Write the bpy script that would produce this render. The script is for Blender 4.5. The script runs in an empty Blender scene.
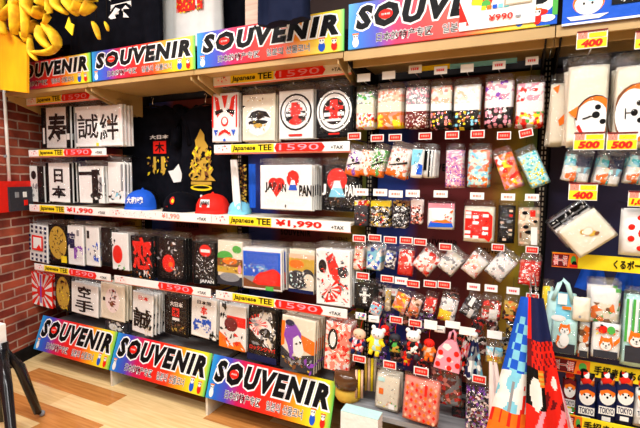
import bpy, bmesh, math, random
from math import sin, cos, pi, radians, atan2, sqrt
from mathutils import Vector, Matrix
C = bpy.context.scene.collection
S = bpy.context.scene
CAMZ = 1.45
# ---------------------------------------------------------------- camera
F, YAW, PIT, ROL = 430.0, radians(25), radians(5.05), radians(.5)
fw = Vector((-sin(YAW)*cos(PIT), cos(YAW)*cos(PIT), -sin(PIT)))
r0 = Vector((cos(YAW), sin(YAW), 0)); u0_ = r0.cross(fw)
rt = r0*cos(ROL)+u0_*sin(ROL); up = -r0*sin(ROL)+u0_*cos(ROL)
cd = bpy.data.cameras.new('camera'); cam = bpy.data.objects.new('camera', cd); C.objects.link(cam)
cd.sensor_width = 36; cd.lens = 36*F/640; cd.clip_start = .02
Mx = Matrix((rt, up, -fw)).transposed().to_4x4(); Mx.translation = Vector((0, 0, CAMZ)); cam.matrix_world = Mx
S.camera = cam
def P(px, py, Y):
    "where the sight line of a photo pixel meets the upright plane at distance Y"
    d = rt*(px-320)/F - up*(py-214)/F + fw
    p = d*(Y/d.y); return Vector((p.x, Y, p.z+CAMZ))
def PR(x0, y0, x1, y1, D):
    xc, yc = (x0+x1)/2, (y0+y1)/2
    a, b, c, d = P(x0, yc, D).x, P(x1, yc, D).x, P(xc, y1, D).z, P(xc, y0, D).z
    return (a+b)/2, (c+d)/2, b-a, d-c          # centre x, centre z, width, height
# ---------------------------------------------------------------- materials
COL = dict(w=(.86,.86,.84), c=(.80,.74,.60), k=(.003,.003,.004), r=(.80,.018,.010), o=(.90,.18,.012), y=(.95,.72,.02), g=(.60,.38,.05),
           b=(.012,.10,.62), n=(.01,.015,.07), p=(.85,.33,.42), u=(.26,.06,.50), t=(.03,.50,.55), G=(.08,.42,.07), e=(.28,.29,.31), s=(.88,.27,.20),
           m=(.16,.008,.012), B=(.20,.07,.025), L=(.22,.62,.80), W=(.95,.95,.95), q=(.50,.78,.76), d=(.035,.035,.045), a=(.46,.38,.27), z=(.93,.80,.78), f=(.80,.52,.36))
_m = {}
def mk(name, rough=.5, metal=0., col=None, spec=.5):
    m = bpy.data.materials.new(name); m.use_nodes = True
    b = m.node_tree.nodes['Principled BSDF']
    b.inputs['Roughness'].default_value = rough; b.inputs['Metallic'].default_value = metal
    b.inputs['Specular IOR Level'].default_value = spec
    if col: b.inputs['Base Color'].default_value = (*col, 1)
    return m, m.node_tree.nodes, m.node_tree.links, b
def cm(k):
    "material by key: one letter = plain print or fabric colour; 'v:abc:55' = speckled pattern of those colours"
    if k in _m: return _m[k]
    if k.startswith(('v:', 'h:', 'd:')):
        kind, cols, sc = (k+':55').split(':')[:3]
        m, N, L, b = mk('pattern_'+cols, .5, spec=.2)
        tc = N.new('ShaderNodeTexCoord'); v = N.new('ShaderNodeTexVoronoi'); v.inputs['Scale'].default_value = float(sc)
        rp = N.new('ShaderNodeValToRGB'); rp.color_ramp.interpolation = 'CONSTANT'; sx = N.new('ShaderNodeSeparateColor')
        L.new(tc.outputs['Object'], v.inputs['Vector'])
        if kind == 'd': v.inputs['Randomness'].default_value = .55
        L.new(v.outputs['Color'], sx.inputs[0]); L.new(sx.outputs[0], rp.inputs[0])
        e = rp.color_ramp.elements
        e[0].color = (*COL[cols[0]], 1); e[1].position = 1/len(cols); e[1].color = (*COL[cols[1]], 1)
        for i, c in enumerate(cols[2:], 2):
            x = e.new(i/len(cols)); x.color = (*COL[c], 1)
        if kind == 'd':
            mx = N.new('ShaderNodeMix'); mx.data_type = 'RGBA'; lt = N.new('ShaderNodeMath'); lt.operation = 'LESS_THAN'; lt.inputs[1].default_value = .42
            L.new(v.outputs['Distance'], lt.inputs[0]); L.new(lt.outputs[0], mx.inputs[0]); mx.inputs[6].default_value = (*COL[cols[0]], 1); L.new(rp.outputs[0], mx.inputs[7]); L.new(mx.outputs[2], b.inputs['Base Color'])
        else: L.new(rp.outputs[0], b.inputs['Base Color'])
    else:
        m, N, L, b = mk('plain_'+k, .55, 0, COL[k], .15)
        tc = N.new('ShaderNodeTexCoord'); nz = N.new('ShaderNodeTexNoise'); nz.inputs['Scale'].default_value = 22; bp = N.new('ShaderNodeBump'); bp.inputs['Strength'].default_value = .5; bp.inputs['Distance'].default_value = .012
        L.new(tc.outputs['Object'], nz.inputs['Vector']); L.new(nz.outputs[0], bp.inputs['Height']); L.new(bp.outputs[0], b.inputs['Normal'])
    _m[k] = m; return m
def film(name, fac=.055, rough=.07, tint=(1, 1, 1), bump=.9):
    m = bpy.data.materials.new(name); m.use_nodes = True; N = m.node_tree.nodes; L = m.node_tree.links
    N.clear(); out = N.new('ShaderNodeOutputMaterial'); mx = N.new('ShaderNodeMixShader'); t = N.new('ShaderNodeBsdfTransparent'); g = N.new('ShaderNodeBsdfGlossy')
    t.inputs[0].default_value = (*tint, 1); g.inputs['Roughness'].default_value = rough; g.inputs[0].default_value = (.95, .97, 1, 1)
    ly = N.new('ShaderNodeLayerWeight'); ly.inputs[0].default_value = .25; ma = N.new('ShaderNodeMath'); ma.operation = 'MULTIPLY_ADD'
    ma.inputs[1].default_value = .16; ma.inputs[2].default_value = fac
    L.new(ly.outputs['Fresnel'], ma.inputs[0]); L.new(ma.outputs[0], mx.inputs[0]); L.new(t.outputs[0], mx.inputs[1]); L.new(g.outputs[0], mx.inputs[2])
    nz = N.new('ShaderNodeTexNoise'); nz.inputs['Scale'].default_value = 42; nz.inputs['Detail'].default_value = 2; bp = N.new('ShaderNodeBump'); bp.inputs['Strength'].default_value = bump; bp.inputs['Distance'].default_value = .035
    tc = N.new('ShaderNodeTexCoord'); L.new(tc.outputs['Object'], nz.inputs['Vector'])
    L.new(nz.outputs[0], bp.inputs['Height']); L.new(bp.outputs[0], g.inputs['Normal']); L.new(bp.outputs[0], ly.inputs['Normal'])
    L.new(mx.outputs[0], out.inputs[0]); return m
FILM = film('clear_plastic_film'); FILM2 = film('crinkled_clear_film', .12, .10, bump=1.)
def noise_mat(name, c1, c2, scale=8, rough=.5, metal=0, stretch=(1, 1, 1), bump=0.):
    m, N, L, b = mk(name, rough, metal, None, .08 if rough > .8 else .4)
    tc = N.new('ShaderNodeTexCoord'); mp = N.new('ShaderNodeMapping'); nz = N.new('ShaderNodeTexNoise'); rp = N.new('ShaderNodeValToRGB')
    mp.inputs['Scale'].default_value = stretch; nz.inputs['Scale'].default_value = scale; nz.inputs['Detail'].default_value = 5
    L.new(tc.outputs['Object'], mp.inputs[0]); L.new(mp.outputs[0], nz.inputs['Vector']); L.new(nz.outputs[0], rp.inputs[0]); L.new(rp.outputs[0], b.inputs['Base Color'])
    rp.color_ramp.elements[0].position = .35; rp.color_ramp.elements[1].position = .65
    rp.color_ramp.elements[0].color = (*c1, 1); rp.color_ramp.elements[1].color = (*c2, 1)
    if bump:
        bp = N.new('ShaderNodeBump'); bp.inputs['Strength'].default_value = bump; bp.inputs['Distance'].default_value = .01; L.new(nz.outputs[0], bp.inputs['Height']); L.new(bp.outputs[0], b.inputs['Normal'])
    return m
BEIGE = noise_mat('beige_enamelled_shelf_metal', (.42, .27, .10), (.54, .36, .15), 3, .35)
DARKM = noise_mat('dark_steel', (.008, .007, .007), (.018, .015, .015), 9, .82, 0)
STEEL = mk('bright_wire_steel', .25, 1, (.7, .7, .72))[0]
GREYM = noise_mat('worn_grey_deck', (.20, .20, .21), (.36, .36, .37), 5, .35, 0, (1, 8, 1))
BLACKF = noise_mat('black_cotton', (.002, .0024, .005), (.005, .0055, .010), 14, .95, bump=.2)
NAVYF = noise_mat('navy_cotton', (.005, .008, .025), (.009, .013, .035), 14, .85, bump=.2)
WHITEF = noise_mat('white_cotton', (.76, .76, .74), (.86, .86, .84), 9, .8, bump=.2)
YELP = noise_mat('yellow_plush', (.72, .33, .004), (.97, .68, .015), 16, .7, bump=.6)  # orange-brown shading of the lobes is mixed into the yellow
ORGP = noise_mat('amber_sheet', (.80, .30, .006), (.95, .52, .01), 5, .3, 0, (1, 1, .4))
# ---------------------------------------------------------------- text
_tx = {}
def text2d(s, bold=0., shear=0., fres=2):
    k = (s, bold, shear); sp = 1.24 if s == 'SOUVENIR' else 1
    if k in _tx: return _tx[k]
    cu = bpy.data.curves.new('t', 'FONT'); cu.body = s; cu.offset = bold; cu.shear = shear; cu.resolution_u = fres; cu.fill_mode = 'FRONT'; cu.size = 1; cu.space_character = sp
    o = bpy.data.objects.new('t', cu); C.objects.link(o); bpy.context.view_layer.update()
    me = bpy.data.meshes.new_from_object(o.evaluated_get(bpy.context.evaluated_depsgraph_get()))
    vs = [(v.co.x, v.co.y) for v in me.vertices]; fs = [tuple(p.vertices) for p in me.polygons]
    bpy.data.objects.remove(o); bpy.data.curves.remove(cu); bpy.data.meshes.remove(me)
    _tx[k] = (vs, fs); return _tx[k]
def bbox(vs):
    xs = [v[0] for v in vs]; ys = [v[1] for v in vs]; return min(xs), min(ys), max(xs), max(ys)
# ---------------------------------------------------------------- mesh builder
class M:
    def __init__(s): s.v = []; s.f = []; s.mi = []; s.mats = []; s.sm = []
    def mat(s, m):
        if isinstance(m, str): m = cm(m)
        if m not in s.mats: s.mats.append(m)
        return s.mats.index(m)
    def add(s, vs, fs, m, smooth=False):
        o = len(s.v); i = s.mat(m); s.v += [tuple(v) for v in vs]
        for f in fs: s.f.append(tuple(o+a for a in f)); s.mi.append(i); s.sm.append(smooth)
        return s
    def box(s, x0, x1, y0, y1, z0, z1, m):
        return s.add([(x0,y0,z0),(x1,y0,z0),(x1,y1,z0),(x0,y1,z0),(x0,y0,z1),(x1,y0,z1),(x1,y1,z1),(x0,y1,z1)],
                     [(0,3,2,1),(4,5,6,7),(0,1,5,4),(1,2,6,5),(2,3,7,6),(3,0,4,7)], m)
    def slab(s, w, h, t, m, ch=.004, zc=0, xc=0, yb=0):
        "chamfered sheet: back at yb, front at yb-t"
        rings = []
        for y, i in ((yb, ch*.6), (yb-t*.25, 0), (yb-t*.7, 0), (yb-t, ch)):
            a, b = w/2-i, h/2-i
            rings.append([(xc-a,y,zc-b),(xc+a,y,zc-b),(xc+a,y,zc+b),(xc-a,y,zc+b)])
        vs = [p for r in rings for p in r]; fs = [(0,3,2,1)] if 0 else [(3,2,1,0)[::-1][::-1]]
        for k in range(3):
            for j in range(4):
                a = k*4+j; b = k*4+(j+1) % 4; fs.append((a, b, b+4, a+4))
        fs.append((12, 13, 14, 15)); return s.add(vs, fs, m)
    def poly(s, pts, y, m):
        return s.add([(p[0], y, p[1]) for p in pts], [tuple(range(len(pts)))], m)
    def prism(s, pts, y0, y1, m):
        n = len(pts); vs = [(p[0], y0, p[1]) for p in pts]+[(p[0], y1, p[1]) for p in pts]
        fs = [tuple(range(n)), tuple(range(2*n-1, n-1, -1))]+[(i, n+i, n+(i+1) % n, (i+1) % n) for i in range(n)]
        return s.add(vs, fs, m)
    def tube(s, pts, rr, m, n=8, flat=1.):
        pts = [Vector(p) for p in pts]; k = len(pts)
        if not isinstance(rr, (list, tuple)): rr = [rr]*k
        vs = []; fs = []
        for i, p in enumerate(pts):
            t = (pts[min(i+1, k-1)]-pts[max(i-1, 0)]).normalized()
            a = Vector((0, 0, 1)) if abs(t.z) < .9 else Vector((1, 0, 0))
            x = t.cross(a).normalized(); y = t.cross(x)
            for j in range(n):
                q = 2*pi*j/n; vs.append(p+x*cos(q)*rr[i]+y*sin(q)*rr[i]*flat)
        for i in range(k-1):
            for j in range(n): fs.append((i*n+j, i*n+(j+1) % n, (i+1)*n+(j+1) % n, (i+1)*n+j))
        fs += [tuple(range(n))[::-1], tuple(range((k-1)*n, k*n))]
        return s.add(vs, fs, m, True)
    def lathe(s, prof, m, n=20, o=(0, 0, 0)):
        vs = []; fs = []
        for r, z in prof:
            for j in range(n): q = 2*pi*j/n; vs.append((o[0]+r*cos(q), o[1]+r*sin(q), o[2]+z))
        for i in range(len(prof)-1):
            for j in range(n): fs.append((i*n+j, i*n+(j+1) % n, (i+1)*n+(j+1) % n, (i+1)*n+j))
        fs += [tuple(range(n))[::-1], tuple(range((len(prof)-1)*n, len(prof)*n))]
        return s.add(vs, fs, m, True)
    def ball(s, c, r, m, n=12, sc=(1, 1, 1)):
        vs = []; fs = []; k = n//2
        for i in range(k+1):
            a = pi*i/k
            for j in range(n): q = 2*pi*j/n; vs.append((c[0]+r*sc[0]*sin(a)*cos(q), c[1]+r*sc[1]*sin(a)*sin(q), c[2]+r*sc[2]*cos(a)))
        for i in range(k):
            for j in range(n): fs.append((i*n+j, (i+1)*n+j, (i+1)*n+(j+1) % n, i*n+(j+1) % n))
        return s.add(vs, fs, m, True)
    def text(s, t, x0, z0, x1, z1, y, m, bold=.01, shear=0., grow=0., keep=False):
        base, _ = text2d(t, bold, shear); vs, fs = text2d(t, bold+grow, shear)
        if not base or not vs: return s
        a, b, c, d = bbox(base); kx = (x1-x0)/max(c-a, 1e-6); kz = (z1-z0)/max(d-b, 1e-6)
        return s.add([(x0+(v[0]-a)*kx, y, z0+(v[1]-b)*kz) for v in vs], fs, m)
    def pillow(s, w, h, t, m, n=8, seed=0, cr=.0, zc=0, yb=0, sq=.5, mf=None, xc=0):
        "stuffed shape: back and front sheets meeting at the rim"
        R = random.Random(seed); nv = len(s.v)
        idx = {}
        for sd in (0, 1):
            for i in range(n+1):
                for j in range(n+1):
                    a, b = i/n*2-1, j/n*2-1; k = ((1-a*a)*(1-b*b))**sq
                    rim = i in (0, n) or j in (0, n)
                    if rim and sd: idx[1, i, j] = idx[0, i, j]; continue
                    y = yb-t/2+(t/2 if sd == 0 else -t/2)*k+(0 if rim else R.uniform(-cr, cr))
                    idx[sd, i, j] = len(s.v)
                    s.v.append((xc+a*w/2*(1-.02*b*b)+R.uniform(-cr, cr)*.5, y, zc+b*h/2*(1-.02*a*a)+R.uniform(-cr, cr)*.5))
        for sd in (0, 1):
            for i in range(n):
                for j in range(n):
                    q = [idx[sd, i, j], idx[sd, i+1, j], idx[sd, i+1, j+1], idx[sd, i, j+1]]
                    if sd == 0: q.reverse()
                    mm = mf((i+.5)/n, (j+.5)/n) if mf and sd else m
                    s.f.append(tuple(q)); s.mi.append(s.mat(mm)); s.sm.append(True)
        return s
    def art(s, ops, w, h, y, zc=0, xc=0):
        "flat printed shapes on a front at depth y; u,v run 0..1 over the w x h field"
        X = lambda u: xc+(min(1., max(0., u))-.5)*w
        Zf = lambda v: zc+(min(1., max(0., v))-.5)*h
        for i, o in enumerate(ops):
            yy = y-.0005-.00035*i; k = o[0]
            if k == 'r': s.poly([(X(o[1]), Zf(o[2])), (X(o[3]), Zf(o[2])), (X(o[3]), Zf(o[4])), (X(o[1]), Zf(o[4]))], yy, o[5])
            elif k == 'e': s.poly([(X(o[1]+o[3]*cos(a*pi/10)), Zf(o[2]+o[4]*sin(a*pi/10))) for a in range(20)], yy, o[5])
            elif k == 'p': s.poly([(X(a), Zf(b)) for a, b in o[1]], yy, o[2])
            elif k == 't': s.text(o[1], X(o[2]), Zf(o[3]), X(o[4]), Zf(o[5]), yy, o[6], o[7] if len(o) > 7 else .015, o[8] if len(o) > 8 else 0)
            elif k == 'x':   # scattered brush marks: u0 v0 u1 v1 n size colours seed
                R = random.Random(o[8])
                for q in range(o[5]):
                    cu, cv, a, l = R.uniform(o[1], o[3]), R.uniform(o[2], o[4]), R.uniform(0, pi), o[6]*R.uniform(.5, 1.3)
                    b = l*R.uniform(.25, .6); dx, dz = cos(a), sin(a)
                    s.poly([(X(cu)+(dx*l*sx-dz*b*sz)*w, Zf(cv)+(dz*l*sx+dx*b*sz)*w) for sx, sz in ((-1, -.5), (.2, -1), (1, 0), (.1, 1))], yy-.00003*q, R.choice(o[7]))
            elif k == 'y':   # rays from a centre: u v r n colour
                for q in range(o[4]):
                    a = 2*pi*q/o[4]; b = pi/o[4]*.8
                    s.poly([(X(o[1]), Zf(o[2])), (X(o[1]+o[3]*cos(a-b/2*1.2)), Zf(o[2]+o[3]*sin(a-b/2*1.2)*w/h)), (X(o[1]+o[3]*cos(a+b/2*1.2)), Zf(o[2]+o[3]*sin(a+b/2*1.2)*w/h))], yy, o[5])
        return s
    def mesh(s, name):
        me = bpy.data.meshes.new(name); me.from_pydata(s.v, [], s.f)
        for m in s.mats: me.materials.append(m)
        me.polygons.foreach_set('material_index', s.mi); me.polygons.foreach_set('use_smooth', s.sm); me.update(); return me
    def build(s, name, parent=None, loc=(0, 0, 0), rot=(0, 0, 0)):
        o = bpy.data.objects.new(name, s.mesh(name)); C.objects.link(o); o.location = loc; o.rotation_euler = rot
        if parent: o.parent = parent
        return o
def thing(name, label, cat, loc, rot=(0, 0, 0), group=None):
    o = bpy.data.objects.new(name, None); C.objects.link(o); o.location = loc; o.rotation_euler = rot; o.empty_display_size = .05
    return tag(o, label, cat, group)
def tag(o, label, cat, group=None):
    o['label'] = label; o['category'] = cat
    if group: o['group'] = group
    return o
def struct(m, name):
    o = m.build(name); o['kind'] = 'structure'; return o
def dup(root, loc, label):
    r = root.copy(); C.objects.link(r); r.location = loc; r['label'] = label
    for ch in root.children:
        c = ch.copy(); C.objects.link(c); c.parent = r
        for g in ch.children:
            d = g.copy(); C.objects.link(d); d.parent = c
    return r
def sh(d, n):
    c = d.replace(',', '').split()
    if len(c) <= n: return ' '.join(c)
    for i in range(n, 3, -1):
        if c[i] in ('with', 'under', 'over', 'beside', 'of', 'behind', 'below', 'at', 'to', 'and', 'in', 'on', 'above', 'between', 'among'): return ' '.join(c[:i])
    return ' '.join(c[:n])
ORD = ['first', 'second', 'third', 'fourth', 'fifth', 'sixth', 'seventh', 'eighth']

# ================================================================ ROOM
def plank(name, c1, c2):
    m = noise_mat(name, c1, c2, 3, .15, 0, (1.4, 20, 1)); return m
PL = [plank('pale_oak', (.80, .55, .24), (.95, .70, .35)), plank('honey_oak', (.50, .19, .045), (.66, .28, .075)), plank('straw_oak', (.70, .44, .17), (.86, .60, .27))]
def floor_mesh():
    m = M().box(-4.6, 2.6, -2.6, 2.5, -.06, -.002, PL[0]); R = random.Random(11)
    known = {-1: (-3.5, [0, 0, 1, 0]), 0: (-3.21, [1, 0, 0, 1]), 1: (-3.55, [2, 0, 2, 1]), 2: (-3.05, [1, 0, 0, 1]), 3: (-3.4, [0, 1, 0, 0])}
    for k in range(-4, 31):
        y1 = 1.93-.15*k; y0 = max(-2.6, y1-.15); y1 = min(y1, 2.5)
        if y1 <= y0: continue
        st, seq = known.get(k, (-3.3+R.uniform(0, .9), [])); x = st-.92*2; i = -2
        while x < 2.6:
            c = seq[i] if 0 <= i < len(seq) else R.choice((0, 0, 1, 2)); a, b = max(x, -4.6), min(x+.92, 2.6)
            if b > a: m.add([(a, y0, 0), (b, y0, 0), (b, y1, 0), (a, y1, 0)], [(0, 1, 2, 3)], PL[c])
            x += .92; i += 1
    return m
def brick_mat():
    m, N, L, b = mk('old_red_brick', .75)
    tc = N.new('ShaderNodeTexCoord'); sp = N.new('ShaderNodeSeparateXYZ'); cb = N.new('ShaderNodeCombineXYZ'); br = N.new('ShaderNodeTexBrick')
    L.new(tc.outputs['Object'], sp.inputs[0]); L.new(sp.outputs[0], cb.inputs[0]); L.new(sp.outputs[2], cb.inputs[1]); 
    nz = N.new('ShaderNodeTexNoise'); nz.inputs['Scale'].default_value = 14; nz.inputs['Detail'].default_value = 4; L.new(tc.outputs['Object'], nz.inputs['Vector'])
    vm = N.new('ShaderNodeVectorMath'); vm.operation = 'MULTIPLY_ADD'; vm.inputs[1].default_value = (.012, .012, 0); L.new(nz.outputs['Color'], vm.inputs[0]); L.new(cb.outputs[0], vm.inputs[2])
    L.new(vm.outputs[0], br.inputs['Vector'])
    br.inputs['Scale'].default_value = 1; br.inputs['Brick Width'].default_value = .21; br.inputs['Row Height'].default_value = .066; br.inputs['Mortar Size'].default_value = .007
    br.inputs['Color1'].default_value = (.22, .022, .012, 1); br.inputs['Color2'].default_value = (.50, .10, .045, 1); br.inputs['Mortar'].default_value = (.62, .42, .32, 1); br.inputs['Mortar Smooth'].default_value = .3
    n2 = N.new('ShaderNodeTexNoise'); n2.inputs['Scale'].default_value = 6; n2.inputs['Detail'].default_value = 6; L.new(tc.outputs['Object'], n2.inputs['Vector'])
    mx = N.new('ShaderNodeMix'); mx.data_type = 'RGBA'; mx.blend_type = 'MULTIPLY'; mx.inputs[0].default_value = .8
    r2 = N.new('ShaderNodeValToRGB'); r2.color_ramp.elements[0].position = .32; r2.color_ramp.elements[0].color = (.3, .22, .25, 1); r2.color_ramp.elements[1].position = .6
    L.new(n2.outputs[0], r2.inputs[0]); L.new(br.outputs['Color'], mx.inputs[6]); L.new(r2.outputs[0], mx.inputs[7]); L.new(mx.outputs[2], b.inputs['Base Color'])
    bp = N.new('ShaderNodeBump'); bp.inputs['Strength'].default_value = .8; bp.inputs['Distance'].default_value = .01; bp.invert = True
    L.new(br.outputs['Fac'], bp.inputs['Height']); L.new(bp.outputs[0], b.inputs['Normal']); return m
XR, YF, YW, HC = 2.6, -2.6, 2.5, 2.95
PLAIN = noise_mat('matt_grey_paint', (.07, .065, .06), (.09, .085, .08), 3, .7)
struct(floor_mesh(), 'floor')
struct(M().box(-4.6, XR, YW, YW+.08, 0, HC, noise_mat('dark_wall_paint', (.05, .03, .03), (.07, .04, .035), 3, .7)), 'wall_back')
struct(M().box(XR, XR+.08, YF, YW, 0, HC, PLAIN), 'wall_right')
struct(M().box(-4.6, XR, YF-.08, YF, 0, HC, PLAIN), 'wall_front')
struct(M().box(-4.6, XR, YF, YW, HC, HC+.05, noise_mat('white_ceiling_tile', (.20, .20, .20), (.25, .25, .25), 3, .8)), 'ceiling')
wa = Vector((-2.78, -.2, 0)); wb = Vector((-3.66, 2.7, 0)); wl = (wb-wa).length; wang = atan2(wb.y-wa.y, wb.x-wa.x)
def onwall(name): pass
o = M().box(-2.8, wl-.16, 0, .08, 0, HC, brick_mat()).build('wall_left', None, wa, (0, 0, wang)); o['kind'] = 'structure'
o = M().box(-2.8, wl-.16, -.012, 0, 0, .10, DARKM).build('baseboard_left', None, wa, (0, 0, wang)); o['kind'] = 'structure'
def WP(px, py, off=0):
    "photo pixel to the slanted brick wall, in the wall's own frame (along, 0, up)"
    d = rt*(px-320)/F - up*(py-214)/F + fw; n = Vector((-(wb-wa).y, (wb-wa).x, 0)).normalized(); o_ = Vector((0, 0, CAMZ))
    t = (wa-o_).dot(n)/d.dot(n); p = o_+d*t; return (p-wa).dot((wb-wa).normalized()), p.z
# ================================================================ SHELVING
XB = [-3.34, -2.48, -1.63, -.76, .09, .95]
YB, YL, ZT = 2.33, 1.88, 2.015
def ramp_mat(name, stops, rough=.3, axis=0, rows=False):
    m, N, L, b = mk(name, rough); tc = N.new('ShaderNodeTexCoord'); sp = N.new('ShaderNodeSeparateXYZ'); rp = N.new('ShaderNodeValToRGB')
    L.new(tc.outputs['Generated'], sp.inputs[0]); L.new(sp.outputs[axis], rp.inputs[0]); e = rp.color_ramp.elements
    e[0].position, e[0].color = stops[0][0], (*stops[0][1], 1); e[1].position, e[1].color = stops[-1][0], (*stops[-1][1], 1)
    for p, c in stops[1:-1]: x = e.new(p); x.color = (*c, 1)
    L.new(rp.outputs[0], b.inputs['Base Color']); return m
RAIN = [(0, (.02, .35, .75)), (.07, (.01, .14, .62)), (.17, (.06, .06, .50)), (.27, (.55, .01, .10)), (.42, (.80, .012, .012)), (.62, (.85, .05, .01)), (.76, (.92, .42, .01)), (.86, (.95, .75, .02)), (.95, (.85, .80, .03)), (1, (.10, .55, .10))]
SIGN = ramp_mat('rainbow_sign_print', RAIN, .28)
BACK = ramp_mat('shaded_rainbow_backing_print', [(0, (.01, .05, .30)), (.2, (.01, .03, .25)), (.3, (.10, .003, .007)), (.62, (.13, .003, .005)), (.75, (.24, .07, .005)), (.9, (.42, .28, .012)), (1, (.12, .2, .02))], .5)  # shelf shade baked into the print: dark copy of the sign rainbow
DEEP = noise_mat('dark_navy_backing', (.006, .010, .06), (.02, .004, .012), 1.4, .6)
bayname = ['far left bay beside the brick wall', 'second bay from the brick wall', 'middle bay left of the small bags', 'bay of small gift bags', 'right hand bay of dog goods']
for i in range(5):
    a, b = XB[i], XB[i+1]; cx = (a+b)/2
    t = thing('shelving_unit', 'tall metal shelving unit, '+bayname[i], 'shelving', (cx, YB, 0), group='shelving units along the wall')
    h = (b-a)/2
    M().box(-h+.02, h-.02, .01, .03, .12, 2.28, DARKM).build('back_panel', t)
    M().box(-h+.03, h-.03, 0, .008, .36, 1.96, BACK if i < 4 else DEEP).art([('t', 'SOUVENIR', .70, v, .86, v+.018, 'k', .03) for v in (.955, .93, .71, .44)]+[('t', 'SOUVENIR', .90, v, 1., v+.018, 'k', .03) for v in (.935, .70)]+[('t', 'SOUVENIR', .3, v, .56, v+.025, 'k', .03) for v in (.94, .7, .45)] if i < 4 else [], 2*h-.06, 1.6, 0, 1.16).build('backing_sheet', t)
    m = M().box(h-.022, h+.018, -.05, .02, 0, 2.3, DARKM)
    for q in range(70): m.box(h-.012, h-.006, -.0512, -.0502, .36+q*.024, .374+q*.024, 'a'); m.box(h+.002, h+.008, -.0512, -.0502, .36+q*.024, .374+q*.024, 'a')
    m.build('upright', t)
    if i == 0: M().box(-h-.018, -h+.018, -.05, .02, 0, 2.3, DARKM).build('upright', t)
    M().box(-h+.02, h-.03, -.40 if i >= 3 else -.26, -.002, .27, .295, GREYM).build('base_deck', t)
    m = M().box(-h+.002, h-.002, YL-YB, -.052, ZT-.018, ZT-.004, BEIGE)       # board
    lp = .026 if i < 3 else .042; m.box(-h+.002, h-.002, YL-YB-.012, YL-YB, ZT-lp, ZT, BEIGE)
    if i > 2: m.box(-h+.002, h-.002, YL-YB+.05, YL-YB+.062, ZT-.06, ZT-.018, BEIGE)
    m.build('top_shelf', t)
    m = M(); m.prism([(0, 0), (0, .03), (-.40, .03), (-.40, .0), (-.05, -.11), (0, -.11)], -.003, .003, BEIGE if i < 3 else DARKM)
    me = m.mesh('shelf_bracket')
    for sx in (-h+.02, h-.03):
        o = bpy.data.objects.new('shelf_bracket', me); C.objects.link(o); o.parent = t; o.location = (sx, -.052, ZT-.05); o.rotation_euler = (0, 0, pi/2)
# ---------------------------------------------------------------- souvenir signs
def figure_art(x, s, robe):      # small plain figure beside the lettering
    return [('e', x, .20*s+.02, .030*s, .17*s, robe), ('e', x, .44*s, .024*s, .12*s, 'w'), ('r', x-.03*s, .5*s, x+.03*s, .55*s, 'o'), ('e', x-.008, .44*s, .004, .02, 'k'), ('e', x+.008, .44*s, .004, .02, 'k')]
def sign(label, X0, X1, z0, z1, yb, yt, cut=1., group='souvenir signs'):
    h = sqrt((z1-z0)**2+(yt-yb)**2); w = X1-X0; rx = atan2(yt-yb, z1-z0)
    t = thing('souvenir_sign', label, 'sign', ((X0+X1)/2, yb, z0), (-rx, 0, 0), group)
    m = M().slab(w, h, .008, SIGN, .002, h/2); m.art(figure_art(.045, .62, 'w')+figure_art(.87, .7, 'b')+figure_art(.945, .6, 'r'), w, h, -.008, h/2); m.build('board', t)
    m = M(); zz = lambda v: v*h
    a, b = -w/2+.045*w, w/2-.03*w
    for g, mt, dy in ((.06, 'W', 0), (0, 'k', -.0012)):
        m.text('SOUVENIR', a, zz(.40), b, zz(.92), -.009+dy, mt, .062, .2, g)
    ox = a+.185*(b-a)
    m.art([('e', .5, .5, .5, .5, 'r'), ('t', '日本橋', .2, .4, .8, .62, 'w', .01)], .078*w, .2*h, -.0118, .66*h, ox)
    for g, mt, dy in ((.045, 'W', 0), (0, 'k', -.0012)):
        m.text('日本的特产专区', a+.12*w, zz(.10), a+.42*w, zz(.29), -.009+dy, mt, .004, 0, g)
        m.text('일본의 선물코너', a+.47*w, zz(.10), a+.75*w, zz(.29), -.009+dy, mt, .004, 0, g)
    m.build('lettering', t)
Zw = lambda z: z+CAMZ
sign('rainbow SOUVENIR sign along the top shelf nearest the brick wall, partly behind yellow toys', -3.21, -2.435, ZT+.001, ZT+.178, YL-.013, YL-.013)
sign('rainbow SOUVENIR sign along the top shelf, under the black t-shirt with white writing', -2.42, -1.615, ZT+.001, ZT+.178, YL-.013, YL-.013)
sign('rainbow SOUVENIR sign along the top shelf, under the navy t-shirt', -1.60, -.755, ZT+.001, ZT+.185, YL-.013, YL-.013)
sign('rainbow SOUVENIR sign along the top shelf, right end behind the white price poster', -.735, .07, ZT+.001, ZT+.20, YL-.013, YL-.013)
for i, l in enumerate(('rainbow SOUVENIR sign near the floor, leftmost by the brick wall', 'rainbow SOUVENIR sign near the floor, middle one of the three', 'rainbow SOUVENIR sign near the floor, rightmost, beside the round pots')):
    x0 = -3.30+i*.822; sign(l, x0, x0+.812, .122, .358, 1.955, 2.04)
    # foot of the base under the sign's right end
    if i < 2:
        tag(M().prism([(0, 0), (.30, 0), (.30, .11), (0, .11)], -.008, .008, 'c').build('base_foot', None, (x0+.815, 1.97, 0), (0, 0, pi/2)), ('cream metal shelf foot on the floor under the %s bottom sign joint' % ('first', 'second')[i]), 'shelf foot', 'shelf feet')
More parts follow.
